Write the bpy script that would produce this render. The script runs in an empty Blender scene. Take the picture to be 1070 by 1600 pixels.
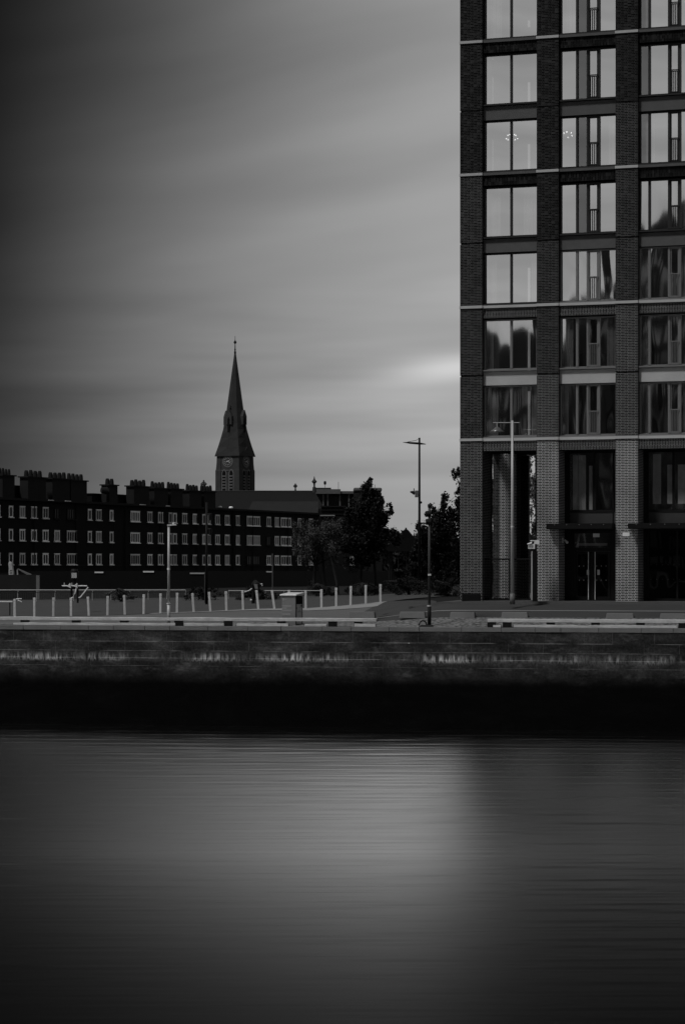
import bpy, bmesh, math, random
from mathutils import Vector, Matrix, noise as mnoise
random.seed(7)
R = math.radians
S = bpy.context.scene
COL = S.collection
# ------------------------------------------------------------------ camera
F = 3800.0; CX = 535.0; HY = 885.0; CZ = 7.2
cd = bpy.data.cameras.new('camera'); cam = bpy.data.objects.new('camera', cd); COL.objects.link(cam)
cam.location = (0, 0, CZ); cam.rotation_euler = (R(90), 0, 0)
cd.sensor_fit = 'VERTICAL'; cd.sensor_height = 36; cd.lens = F/1600*36
cd.shift_y = (HY-800)/1600; cd.clip_end = 6000; cd.clip_start = 0.5
S.camera = cam
S.render.resolution_x = 684; S.render.resolution_y = 1024
S.view_settings.view_transform = 'Standard'; S.view_settings.look = 'None'
S.view_settings.exposure = 0.0; S.view_settings.gamma = 1
# ------------------------------------------------------------------ world
W = bpy.data.worlds.new('World'); S.world = W; W.use_nodes = True
SUN_EL, SUN_AZ = 54, 228          # azimuth the light comes from, clockwise from +Y
def world():
    nt = W.node_tree; N = nt.nodes; L = nt.links; N.clear()
    def n(t, **k):
        o = N.new(t)
        for a, b in k.items(): setattr(o, a, b)
        return o
    def m(op, a, b=None, c=None, clamp=False):
        o = n('ShaderNodeMath', operation=op); o.use_clamp = clamp
        for i, v in enumerate((a, b, c)):
            if v is None: continue
            if isinstance(v, (int, float)): o.inputs[i].default_value = v
            else: L.new(v, o.inputs[i])
        return o.outputs[0]
    tc = n('ShaderNodeTexCoord'); sp = n('ShaderNodeSeparateXYZ'); L.new(tc.outputs['Generated'], sp.inputs[0])
    x, y, z = sp.outputs
    az = m('ARCTAN2', x, y)
    def gauss(v, c, w):
        d = m('DIVIDE', m('SUBTRACT', v, c), w); return m('EXPONENT', m('MULTIPLY', m('MULTIPLY', d, d), -1))
    cb = n('ShaderNodeCombineXYZ')
    L.new(m('MULTIPLY', az, 4.5), cb.inputs[0])
    L.new(m('ADD', m('MULTIPLY', z, 27), m('MULTIPLY', az, m('ADD', -1.2, m('MULTIPLY', z, -22)))), cb.inputs[1])
    nz = n('ShaderNodeTexNoise'); nz.inputs['Scale'].default_value = 1.0; nz.inputs['Detail'].default_value = 3; nz.inputs['Roughness'].default_value = .42
    L.new(cb.outputs[0], nz.inputs['Vector'])
    cb2 = n('ShaderNodeCombineXYZ')
    L.new(m('MULTIPLY', az, 9), cb2.inputs[0]); L.new(m('MULTIPLY', z, 95), cb2.inputs[1]); cb2.inputs[2].default_value = 3.3
    nz2 = n('ShaderNodeTexNoise'); nz2.inputs['Scale'].default_value = 1.0; nz2.inputs['Detail'].default_value = 2
    L.new(cb2.outputs[0], nz2.inputs['Vector'])
    cl = m('ADD', m('MULTIPLY', m('SUBTRACT', nz.outputs[0], .5), .85), 1.0)
    lowband = gauss(z, .06, .045)
    cl = m('ADD', cl, m('MULTIPLY', m('MULTIPLY', m('SUBTRACT', nz2.outputs[0], .5), .65), lowband))
    # edge darkening painted into the left sky as a bank, a break in the cloud to the right
    bank = m('SUBTRACT', 1.0, m('MULTIPLY', gauss(m('ADD', az, m('MULTIPLY', z, .02)), -.170, .112), m('MINIMUM', .98, m('ADD', .86, m('MULTIPLY', z, .9)))))  # bank: the painted edge darkening of the left sky
    front = m('MULTIPLY', cl, bank)
    topdark = m('SUBTRACT', 1.0, m('MULTIPLY', m('SMOOTH_MIN', 1, m('MAXIMUM', 0, m('MULTIPLY', m('SUBTRACT', z, .10), 8)), .1), m('MULTIPLY', gauss(az, -.13, .14), .72)))
    front = m('MULTIPLY', front, topdark)
    gap = m('MULTIPLY', m('MULTIPLY', gauss(m('ADD', az, 0), .045, .028), gauss(m('ADD', z, m('MULTIPLY', az, -.08)), .077, .0065)), .75)
    front = m('ADD', front, gap)
    rightb = m('MULTIPLY', m('SUBTRACT', 1, m('GREATER_THAN', m('ABSOLUTE', az), 1.5)), gauss(az, .12, .16))
    darkback = m('MULTIPLY', m('LESS_THAN', y, 0), m('MULTIPLY', m('MINIMUM', 1, m('MAXIMUM', 0, m('MULTIPLY', m('SUBTRACT', z, .245), 14))), 1.55))  # high rear sky darkened out of view, added to dim the tower's river reflection
    behind = m('SUBTRACT', m('MULTIPLY', m('LESS_THAN', y, 0), .6), darkback)
    cloud = m('MULTIPLY', m('MULTIPLY', front, m('ADD', 1, m('ADD', behind, m('MULTIPLY', rightb, .25)))), .30)
    # overhead the overcast is brighter (it lights the ground)
    up = m('MULTIPLY', m('MAXIMUM', 0, m('SUBTRACT', z, .70)), 1.0)
    cloud = m('ADD', cloud, up)
    sky = n('ShaderNodeTexSky', sky_type='NISHITA'); sky.sun_disc = False
    sky.sun_elevation = R(SUN_EL); sky.sun_rotation = R(SUN_AZ); sky.dust_density = 3
    bw = n('ShaderNodeRGBToBW'); L.new(sky.outputs[0], bw.inputs[0])
    skyv = m('MULTIPLY', m('MINIMUM', bw.outputs[0], 8.0), .02)      # thin light through the overcast
    tot = m('ADD', m('MULTIPLY', cloud, 1.0), m('MULTIPLY', m('MULTIPLY', skyv, bank), .15))
    tot = m('MULTIPLY', tot, 10.0)
    comb = n('ShaderNodeCombineColor')
    for i in range(3): L.new(tot, comb.inputs[i])
    bg = n('ShaderNodeBackground'); bg.inputs['Strength'].default_value = .1
    L.new(comb.outputs[0], bg.inputs[0])
    out = n('ShaderNodeOutputWorld'); L.new(bg.outputs[0], out.inputs[0])
world()
sd = bpy.data.lights.new('sun', 'SUN'); sun = bpy.data.objects.new('sun', sd); COL.objects.link(sun)
sd.energy = 2.3; sd.angle = R(10); sd.color = (1, 1, 1)
_a = R(SUN_AZ); _e = R(SUN_EL)
sdir = Vector((math.sin(_a)*math.cos(_e), math.cos(_a)*math.cos(_e), math.sin(_e)))
sun.rotation_euler = sdir.to_track_quat('Z', 'Y').to_euler(); sun.location = (0, 0, 80)
# ------------------------------------------------------------------ material helpers
class NT:
    def __init__(s, name):
        s.m = bpy.data.materials.new(name); s.m.use_nodes = True
        s.t = s.m.node_tree; s.N = s.t.nodes; s.L = s.t.links; s.N.clear()
        s.out = s.N.new('ShaderNodeOutputMaterial')
    def n(s, t, **k):
        o = s.N.new(t)
        for a, b in k.items(): setattr(o, a, b)
        return o
    def f(s, op, a, b=None, c=None, clamp=False):
        o = s.n('ShaderNodeMath', operation=op); o.use_clamp = clamp
        for i, v in enumerate((a, b, c)):
            if v is None: continue
            if isinstance(v, (int, float)): o.inputs[i].default_value = v
            else: s.L.new(v, o.inputs[i])
        return o.outputs[0]
    def coord(s):
        tc = s.n('ShaderNodeTexCoord'); sp = s.n('ShaderNodeSeparateXYZ'); s.L.new(tc.outputs['Object'], sp.inputs[0])
        s.vec = tc.outputs['Object']
        return sp.outputs
    def xyz(s, x, y, z):
        c = s.n('ShaderNodeCombineXYZ')
        for i, v in enumerate((x, y, z)):
            if isinstance(v, (int, float)): c.inputs[i].default_value = v
            else: s.L.new(v, c.inputs[i])
        return c.outputs[0]
    def noise(s, vec, scale, detail=3, rough=.5):
        o = s.n('ShaderNodeTexNoise'); o.inputs['Scale'].default_value = scale
        o.inputs['Detail'].default_value = detail; o.inputs['Roughness'].default_value = rough
        s.L.new(vec, o.inputs['Vector']); return o.outputs[0]
    def ss(s, v, a, b):
        o = s.n('ShaderNodeMapRange'); o.interpolation_type = 'SMOOTHSTEP'
        o.inputs[1].default_value = a; o.inputs[2].default_value = b
        s.L.new(v, o.inputs[0]); return o.outputs[0]
    def mix(s, fac, a, b):   # scalar
        o = s.n('ShaderNodeMix'); o.data_type = 'FLOAT'
        for i, v in ((0, fac), (2, a), (3, b)):
            if isinstance(v, (int, float)): o.inputs[i].default_value = v
            else: s.L.new(v, o.inputs[i])
        return o.outputs[0]
    def pbsdf(s, val, rough=.8, metal=0, bump=None, bs=.3, bd=.02, spec=.5):
        p = s.n('ShaderNodeBsdfPrincipled')
        if isinstance(val, (int, float)): p.inputs['Base Color'].default_value = (val, val, val, 1)
        else:
            c = s.n('ShaderNodeCombineColor')
            for i in range(3): s.L.new(val, c.inputs[i])
            s.L.new(c.outputs[0], p.inputs['Base Color'])
        if isinstance(rough, (int, float)): p.inputs['Roughness'].default_value = rough
        else: s.L.new(rough, p.inputs['Roughness'])
        p.inputs['Metallic'].default_value = metal; p.inputs['Specular IOR Level'].default_value = spec
        if bump is not None:
            b = s.n('ShaderNodeBump'); b.inputs['Strength'].default_value = bs; b.inputs['Distance'].default_value = bd
            s.L.new(bump, b.inputs['Height']); s.L.new(b.outputs[0], p.inputs['Normal'])
        s.L.new(p.outputs[0], s.out.inputs[0]); s.p = p
        return s.m
def grey(name, v, rough=.7, metal=0, var=.25, sc=3.0, bs=.2, spec=.12):
    k = NT(name); x, y, z = k.coord()
    nz = k.noise(k.vec, sc, 5, .6)
    nz2 = k.noise(k.vec, sc*9, 3, .6)
    val = k.f('MULTIPLY', k.f('ADD', 1-var, k.f('ADD', k.f('MULTIPLY', nz, var*1.4), k.f('MULTIPLY', nz2, var*.6))), v)
    return k.pbsdf(val, rough, metal, nz2, bs, .01, spec)
def brick(name, bv, mv, soldier=False, mort=.013, shade=.45, L=.3275, H=.0755):
    k = NT(name); x, y, z = k.coord()
    u = k.f('ADD', x, y)
    if soldier: u, z2 = z, u
    else: z2 = z
    row = k.f('DIVIDE', z2, H); fr = k.f('FRACT', row); ri = k.f('FLOOR', row)
    odd = k.f('MODULO', k.f('ABSOLUTE', ri), 2.0)
    us = k.f('ADD', k.f('ADD', u, 50*L), k.f('MULTIPLY', odd, L*.5))
    fu = k.f('MULTIPLY', k.f('FRACT', k.f('DIVIDE', us, L)), L)
    m1 = k.f('LESS_THAN', fu, mort); m2 = k.f('LESS_THAN', k.f('ABSOLUTE', k.f('SUBTRACT', fu, .222)), mort*.5)
    m3 = k.f('LESS_THAN', fr, mort/H*1.15)
    mm = k.f('MAXIMUM', k.f('MAXIMUM', m1, m2), m3)
    big = k.noise(k.vec, .9, 4, .6)
    cell = k.n('ShaderNodeTexWhiteNoise'); cell.noise_dimensions = '2D'
    k.L.new(k.xyz(k.f('FLOOR', k.f('DIVIDE', us, L*.5)), ri, 0), cell.inputs['Vector'])
    bval = k.f('MULTIPLY', k.f('ADD', .3, k.f('MULTIPLY', k.f('POWER', cell.outputs['Value'], 3), 5.5)), bv)
    mval = k.f('MULTIPLY', k.f('ADD', 1-shade, k.f('MULTIPLY', big, shade*2)), mv)
    mval = k.f('MULTIPLY', mval, k.f('ADD', .75, k.f('MULTIPLY', k.noise(k.vec, 14, 2), .5)))
    val = k.mix(mm, bval, mval)
    return k.pbsdf(val, .9, 0, mm, -.35, .01, .06)
def glass(name, refl, bumpd=.0, bscale=.6, tint=.5, base=.012, rough=.01, sx=1.0):
    k = NT(name); x, y, z = k.coord()
    oi = k.n('ShaderNodeObjectInfo')
    off = k.f('MULTIPLY', oi.outputs['Random'], 60)
    v = k.xyz(k.f('ADD', k.f('MULTIPLY', x, sx), off), k.f('ADD', y, off), k.f('MULTIPLY', z, .42))
    nz = k.noise(v, bscale, 1, .35)
    b = k.n('ShaderNodeBump'); b.inputs['Strength'].default_value = 1; b.inputs['Distance'].default_value = bumpd
    k.L.new(nz, b.inputs['Height'])
    g = k.n('ShaderNodeBsdfGlossy'); g.inputs['Roughness'].default_value = rough; g.inputs['Color'].default_value = (.95, .95, .95, 1)
    k.L.new(b.outputs[0], g.inputs['Normal'])
    t = k.n('ShaderNodeBsdfTransparent'); t.inputs['Color'].default_value = (tint, tint, tint, 1)
    mx = k.n('ShaderNodeMixShader'); mx.inputs[0].default_value = refl
    k.L.new(t.outputs[0], mx.inputs[1]); k.L.new(g.outputs[0], mx.inputs[2]); k.L.new(mx.outputs[0], k.out.inputs[0])
    return k.m
def emit(name, v, s):
    k = NT(name); e = k.n('ShaderNodeEmission'); e.inputs[0].default_value = (v, v, v, 1); e.inputs[1].default_value = s
    k.L.new(e.outputs[0], k.out.inputs[0]); return k.m
M = {}
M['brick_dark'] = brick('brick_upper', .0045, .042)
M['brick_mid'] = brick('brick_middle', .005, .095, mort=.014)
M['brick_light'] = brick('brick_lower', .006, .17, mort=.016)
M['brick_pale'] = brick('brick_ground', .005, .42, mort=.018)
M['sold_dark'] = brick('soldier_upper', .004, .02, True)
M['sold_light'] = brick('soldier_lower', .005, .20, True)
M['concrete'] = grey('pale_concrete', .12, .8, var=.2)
M['concrete_dark'] = grey('shade_toned_concrete', .075, .8, var=.25)  # the facade's upward darkening is put into this concrete tone
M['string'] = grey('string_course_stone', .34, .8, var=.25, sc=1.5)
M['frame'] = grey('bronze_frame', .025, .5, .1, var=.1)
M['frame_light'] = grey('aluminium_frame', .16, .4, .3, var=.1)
M['black'] = grey('black_metal', .005, .6, .0, var=.2)
M['blackmatt'] = grey('black_panel', .004, .8, 0, var=.2)
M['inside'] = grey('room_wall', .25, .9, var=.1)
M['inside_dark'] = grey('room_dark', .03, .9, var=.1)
M['glass'] = glass('tower_glass', .60, .006, .55)
M['glass_wavy'] = glass('tower_glass_wavy', .55, .030, .62, rough=.035, sx=1.6)
M['glass_dim'] = glass('tower_glass_dim', .20, .006, .55)
M['glass_lobby'] = glass('lobby_glass', .30, .03, .8, tint=.8, rough=.04)
M['glass_dark'] = glass('door_glass', .035, .02, .8, tint=.35)
M['white'] = grey('white_paint', .55, .6, var=.2, sc=6)
M['bollard'] = grey('weathered_bollard', .42, .7, var=.5, sc=3)
M['steel'] = grey('galvanised_steel', .33, .45, .2, var=.2)
M['steel_lt'] = grey('pale_steel', .5, .5, .1, var=.2)
M['slate'] = grey('slate', .006, .75, var=.35, sc=1.0)
M['oldstone'] = grey('old_stone', .035, .9, var=.55, sc=.8)
M['oldstone_lt'] = grey('dressed_stone', .10, .9, var=.4, sc=.8)
M['louvre'] = grey('louvre', .085, .9, var=.2)
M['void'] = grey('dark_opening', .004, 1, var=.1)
M['flatbrick'] = grey('terrace_brick', .0045, .9, var=.5, sc=.7)
M['flatbrick2'] = grey('chimney_brick', .011, .9, var=.4, sc=.7)
M['winwhite'] = grey('painted_sash', .42, .6, var=.2, sc=2)
M['winpane'] = grey('terrace_pane', .015, .15, 0, var=.6, sc=1.2, spec=.6)
M['netcurtain'] = grey('net_curtain_pane', .16, .4, 0, var=.7, sc=1.5)
M['bark'] = grey('bark', .02, .9, var=.4, sc=5)
def varied(name, v, lo, hi, rough, var, sc):
    k = NT(name); k.coord(); oi = k.n('ShaderNodeObjectInfo'); nz = k.noise(k.vec, sc, 4, .6)
    val = k.f('MULTIPLY', k.f('MULTIPLY', k.mix(oi.outputs['Random'], lo, hi), k.f('ADD', 1-var, k.f('MULTIPLY', nz, 2*var))), v)
    return k.pbsdf(val, rough, 0, nz, .2, .01, .15)
M['winwhite'] = varied('painted_sash', .75, .55, 1.15, .6, .3, 2)
M['netcurtain'] = varied('net_curtain_pane', .16, .2, 2.0, .5, .6, 1.5)
M['winpane'] = varied('terrace_pane', .012, .2, 1.6, .3, .7, 1.0)
def leafmat(name, v, tr=.15):
    k = NT(name); oi = k.n('ShaderNodeNewGeometry')
    val = k.f('MULTIPLY', k.f('ADD', .4, k.f('MULTIPLY', oi.outputs['Random Per Island'], 1.2)), v)
    return k.pbsdf(val, .6, 0, spec=.12)
M['leaf_dark'] = leafmat('leaf_dark', .006)
M['leaf_mid'] = leafmat('leaf_mid', .045)
M['leaf_far'] = leafmat('leaf_far', .012)
M['leaf_light'] = leafmat('leaf_light', .06)
# ------------------------------------------------------------------ mesh helpers
class MB:
    def __init__(s): s.v = []; s.f = []
    def box(s, x0, x1, y0, y1, z0, z1):
        b = len(s.v)
        s.v += [(x0,y0,z0),(x1,y0,z0),(x1,y1,z0),(x0,y1,z0),(x0,y0,z1),(x1,y0,z1),(x1,y1,z1),(x0,y1,z1)]
        s.f += [tuple(b+i for i in q) for q in ((0,3,2,1),(4,5,6,7),(0,1,5,4),(1,2,6,5),(2,3,7,6),(3,0,4,7))]
        return s
    def tube(s, pts, rs, n=8, cap=True):
        pts = [Vector(p) for p in pts]
        if isinstance(rs, (int, float)): rs = [rs]*len(pts)
        b = len(s.v)
        for i, p in enumerate(pts):
            d = (pts[min(i+1, len(pts)-1)]-pts[max(i-1, 0)]).normalized()
            a = Vector((0, 0, 1)) if abs(d.z) < .9 else Vector((1, 0, 0))
            e1 = d.cross(a).normalized(); e2 = d.cross(e1).normalized()
            for j in range(n):
                t = 2*math.pi*j/n
                s.v.append(tuple(p+(e1*math.cos(t)+e2*math.sin(t))*rs[i]))
        for i in range(len(pts)-1):
            for j in range(n):
                s.f.append((b+i*n+j, b+i*n+(j+1) % n, b+(i+1)*n+(j+1) % n, b+(i+1)*n+j))
        if cap:
            s.f.append(tuple(b+j for j in range(n))[::-1]); e = b+(len(pts)-1)*n
            s.f.append(tuple(e+j for j in range(n)))
        return s
    def loft(s, rings, cap=True):
        b = len(s.v); n = len(rings[0])
        for r in rings: s.v += [tuple(p) for p in r]
        for i in range(len(rings)-1):
            for j in range(n):
                s.f.append((b+i*n+j, b+i*n+(j+1) % n, b+(i+1)*n+(j+1) % n, b+(i+1)*n+j))
        if cap:
            s.f.append(tuple(b+j for j in range(n))[::-1]); e = b+(len(rings)-1)*n
            s.f.append(tuple(e+j for j in range(n)))
        return s
    def prism(s, poly, fn, d0, d1):   # poly 2D, fn(u,v,d)->xyz
        return s.loft([[fn(u, v, d0) for u, v in poly], [fn(u, v, d1) for u, v in poly]])
    def ball(s, c, r, n=10, m=6, sz=1):
        rings = []
        for i in range(1, m):
            t = math.pi*i/m
            rings.append([(c[0]+r*math.sin(t)*math.cos(2*math.pi*j/n), c[1]+r*math.sin(t)*math.sin(2*math.pi*j/n), c[2]-r*sz*math.cos(t)) for j in range(n)])
        return s.loft(rings)
    def build(s, name, mat, parent=None, bevel=0, smooth=False, recalc=True):
        me = bpy.data.meshes.new(name); me.from_pydata(s.v, [], s.f)
        if recalc:
            bm = bmesh.new(); bm.from_mesh(me); bmesh.ops.recalc_face_normals(bm, faces=bm.faces); bm.to_mesh(me); bm.free()
        if smooth:
            for p in me.polygons: p.use_smooth = True
        me.materials.append(M[mat] if isinstance(mat, str) else mat)
        o = bpy.data.objects.new(name, me); COL.objects.link(o)
        if parent: o.parent = parent
        if bevel:
            b = o.modifiers.new('bevel', 'BEVEL'); b.width = bevel; b.segments = 2
        return o
def tag(o, label, cat, group=None):
    o['label'] = label; o['category'] = cat
    if group: o['group'] = group
    return o
def empty(name, loc, label, cat, group=None, rz=0):
    o = bpy.data.objects.new(name, None); COL.objects.link(o); o.location = loc; o.rotation_euler = (0, 0, rz)
    o.empty_display_size = .3
    return tag(o, label, cat, group)
def struct(o): o['kind'] = 'structure'; return o
def kids(o): return [c for c in COL.objects if c.parent == o]
def copy_tree(o, parent=None):
    c = o.copy(); COL.objects.link(c); c.parent = parent
    for ch in kids(o): copy_tree(ch, c)
    return c
def PX(xp, D): return (xp-CX)/F*D
def PZ(yp, D): return CZ-(yp-HY)/F*D
def lerp(a, b, t): return a+(b-a)*t
def interp(x, tab):
    if x <= tab[0][0]: return tab[0][1]
    for (a, b), (c, d) in zip(tab, tab[1:]):
        if x <= c: return lerp(b, d, (x-a)/(c-a))
    return tab[-1][1]
def sst(x, a, b):
    t = max(0, min(1, (x-a)/(b-a))); return t*t*(3-2*t)
# ------------------------------------------------------------------ quay frame and ground heights
Q0 = Vector((0, 108.6)); QD = Vector((.980, -.198)).normalized(); QN = Vector((.198, .980)).normalized()
def su(X, Y): d = Vector((X, Y))-Q0; return d.dot(QD), d.dot(QN)
def xy(s, u): p = Q0+QD*s+QN*u; return p.x, p.y
def s_at(xp, u):       # s along the quay for image column xp at inland offset u
    k = (xp-CX)/F
    # X = k*Y ; X=Q0x+QDx s+QNx u ; Y=...
    return (k*(Q0.y+QN.y*u)-(Q0.x+QN.x*u))/(QD.x-k*QD.y)
ZB = [(-16.4, 4.66), (-11.8, 4.74), (-9.1, 4.84), (-6.6, 4.93), (-4.2, 5.05), (-1.8, 5.08), (-.3, 5.18), (1.9, 5.386), (3.4, 5.5), (5, 5.56)]
RP = [(0, 4.5), (.6, 4.5), (3.0, 4.88), (4.5, 5.15), (6.5, 5.43), (6.9, 5.43), (8.5, 5.44), (14, 5.5)]
def G(X, Y):
    s, u = su(X, Y)
    if u < .6: return 4.5
    Xb = X*122/max(Y, 100)
    zb = interp(Xb, ZB); ub = 13.2-.198*0+(-.198*0)
    ub = su(Xb, 122)[1]
    z150 = interp(X, [(-20, 5.03), (2, 5.38), (8, 5.5)])
    if u < ub: zl = lerp(4.5, zb, (u-.6)/(ub-.6))
    else: zl = lerp(zb, z150, min(1, (u-ub)/28))
    zr = interp(u, RP)
    w = sst(X, 1.0, 5.0)
    return lerp(zl, zr, w)
def sheet(name, mat, s0, s1, u0f, u1f, ns, nu, off=0.0):
    mb = MB()
    for i in range(ns+1):
        s = lerp(s0, s1, i/ns); a = u0f(s) if callable(u0f) else u0f; b = u1f(s) if callable(u1f) else u1f
        for j in range(nu+1):
            u = lerp(a, b, j/nu); X, Y = xy(s, u); mb.v.append((X, Y, G(X, Y)+off))
    for i in range(ns):
        for j in range(nu):
            a = i*(nu+1)+j; mb.f.append((a, a+nu+1, a+nu+2, a+1))
    return struct(mb.build(name, mat, smooth=True))
# ground materials
def ground_mat(name, v, var, sx, sy, rough=.9, bs=.4, sc2=30):
    k = NT(name); x, y, z = k.coord()
    a = k.noise(k.xyz(k.f('MULTIPLY', x, sx), k.f('MULTIPLY', y, sy), 0), 1, 5, .65)
    b = k.noise(k.vec, sc2, 3, .7)
    val = k.f('MULTIPLY', k.f('ADD', 1-var, k.f('ADD', k.f('MULTIPLY', a, var*1.3), k.f('MULTIPLY', b, var*.7))), v)
    return k.pbsdf(val, rough, 0, b, bs, .03, .08)
M['earth'] = ground_mat('far_ground', .006, .4, .1, .3)
M['lawn'] = ground_mat('mown_grass', .045, .75, .45, 1.7, sc2=9)
M['asphalt'] = ground_mat('asphalt', .042, .35, .3, 1.0)
M['path'] = ground_mat('path_paving', .09, .4, .25, 1.2)
M['paving'] = ground_mat('pavement', .075, .4, .4, 1)
M['kerbstone'] = ground_mat('kerb_stone', .20, .4, .8, 2)
def setts():
    k = NT('granite_setts'); x, y, z = k.coord()
    v = k.n('ShaderNodeTexVoronoi'); v.inputs['Scale'].default_value = 6.5
    k.L.new(k.vec, v.inputs['Vector'])
    nz = k.noise(k.vec, 2.5, 5, .7)
    val = k.f('MULTIPLY', k.f('ADD', .25, k.f('MULTIPLY', nz, 1.1)), k.f('SUBTRACT', .26, k.f('MULTIPLY', v.outputs['Distance'], .28)))
    return k.pbsdf(val, .8, 0, v.outputs['Distance'], -.8, .05, .3)
M['setts'] = setts()
gm = MB()
def grid(mb, xs, ys, zf):
    b = len(mb.v)
    for x in xs:
        for y in ys: mb.v.append((x, y, zf(x, y)))
    n = len(ys)
    for i in range(len(xs)-1):
        for j in range(n-1): mb.f.append((b+i*n+j, b+(i+1)*n+j, b+(i+1)*n+j+1, b+i*n+j+1))
# base terrain, following G but a little lower, reaching the horizon
SS = [-2500, -600, -200, -90]+[-60+2*i for i in range(61)]+[90, 200, 600, 2500]
UU = [.45, .6, 1.2, 2, 3, 3.75, 4.5, 5.5, 6.5, 7.5, 9, 10.5, 12, 13.5, 15, 18, 22, 28, 36, 45, 60, 100, 180, 320, 600, 1200, 3000]
for s in SS:
    for u in UU:
        X, Y = xy(s, u); gm.v.append((X, Y, G(X, Y)-.03))
for i in range(len(SS)-1):
    for j in range(len(UU)-1):
        a = i*len(UU)+j; gm.f.append((a, a+len(UU), a+len(UU)+1, a+1))
struct(gm.build('ground', 'earth', smooth=True))
ub = lambda s: 13.2+.0*s
def bol_u(s):          # the bollard line runs at Y = 122
    return (122-Q0.y-QD.y*s)/QN.y
sE = s_at(600, 13.0)
sheet('path', 'path', -60, s_at(745, 7), 3.0, lambda s: min(bol_u(s)+.4, 16) if s < sE else 3.9, 90, 8, 0)
sheet('setts_apron', 'setts', -60, 45, .6, 3.0, 100, 3, .006)
sheet('lawn', 'lawn', -60, sE+.2, lambda s: bol_u(s)-.1, 45, 70, 12, .012)
sheet('kerb_strip', 'kerbstone', s_at(250, 13), sE, lambda s: bol_u(s)-.3-2.2*sst(s, s_at(330, 13), sE), lambda s: bol_u(s)+.5, 40, 3, .02)
sheet('kerb_line', 'kerbstone', sE+.3, 45, 4.42, 4.56, 60, 1, .03)
sheet('road', 'asphalt', sE-.2, 45, 3.0, lambda s: 6.6+7*(1-sst(s, s_at(640, 7), s_at(690, 7))), 90, 10, .008)
# raised pavement before the tower (a real step up)
pv = MB()
ns = 40; s0, s1 = s_at(640, 7), 60
for i in range(ns):
    a, b = lerp(s0, s1, i/ns), lerp(s0, s1, (i+1)/ns)
    A = [xy(a, 6.6), xy(b, 6.6), xy(b, 45), xy(a, 45)]
    k = len(pv.v)
    for p in A: pv.v.append((p[0], p[1], 5.3))
    for q_, p in zip((a, b, b, a), A): pv.v.append((p[0], p[1], lerp(G(*p)+.03, 5.578, sst(q_, s0, s0+2.6))))
    pv.f += [(k+4, k+5, k+6, k+7), (k, k+1, k+5, k+4)]
    if i == 0: pv.f.append((k, k+4, k+7, k+3))
struct(pv.build('pavement', 'paving'))
# ------------------------------------------------------------------ water and near bank
def water():
    k = NT('river_water'); x, y, z = k.coord()
    a = k.noise(k.xyz(k.f('MULTIPLY', x, .10), k.f('MULTIPLY', y, .9), 0), 1, 3, .6)
    b = k.noise(k.xyz(k.f('MULTIPLY', x, .6), k.f('MULTIPLY', y, 4.0), 2), 1, 2, .5)
    h = k.f('ADD', a, k.f('MULTIPLY', b, .15))
    r = .33
    g = k.n('ShaderNodeBsdfGlossy', distribution='BECKMANN'); g.inputs['Roughness'].default_value = r; g.inputs['Color'].default_value = (1, 1, 1, 1)
    ge = k.n('ShaderNodeNewGeometry'); si = k.n('ShaderNodeSeparateXYZ'); k.L.new(ge.outputs['Incoming'], si.inputs[0])
    fac = k.f('MULTIPLY', k.f('POWER', k.f('SUBTRACT', 1, si.outputs[2]), 28.0), 32.0, clamp=True)
    d = k.n('ShaderNodeBsdfDiffuse'); d.inputs['Color'].default_value = (.003, .003, .003, 1)
    mx = k.n('ShaderNodeMixShader'); k.L.new(fac, mx.inputs[0]); k.L.new(d.outputs[0], mx.inputs[1]); k.L.new(g.outputs[0], mx.inputs[2]); k.L.new(mx.outputs[0], k.out.inputs[0])
    return k.m
M['water'] = water()
w = MB(); wr = random.Random(3)
WV = [(lam, amp, wr.uniform(-.13, .13), wr.uniform(0, 6.28)) for lam, amp in ((1.25, .0085), (.83, .0078), (.57, .0058), (.41, .0044), (.31, .0035))]
WS = 1.1
def wave(X, Y):
    ph = mnoise.noise(Vector((X*.035, Y*.02, 0)))*5
    g_ = .85+.45*mnoise.noise(Vector((X*.045, Y*.12, 7)))
    return WS*g_*sum(a_*math.sin(2*math.pi/l_*(Y+kx*X)+p_+ph*(1+i_*.6)) for i_, (l_, a_, kx, p_) in enumerate(WV))
xs_w = [-60+1.0*i for i in range(121)]; ys_w = [4+4*i for i in range(7)]+[32+.07*i for i in range(1330)]
grid(w, xs_w, ys_w, wave)
struct(w.build('river', 'water', smooth=True, recalc=False))
wf = MB(); wf.v = [(-400, 4, -.07), (400, 4, -.07), (*xy(400, .2), -.07), (*xy(-400, .2), -.07)]; wf.f = [(0, 1, 2, 3)]
struct(wf.build('outer_river', 'water', recalc=False))
nb = MB().box(-400, 400, -500, 4, -1, 5.5)
struct(nb.build('near_bank', 'path'))
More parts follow.
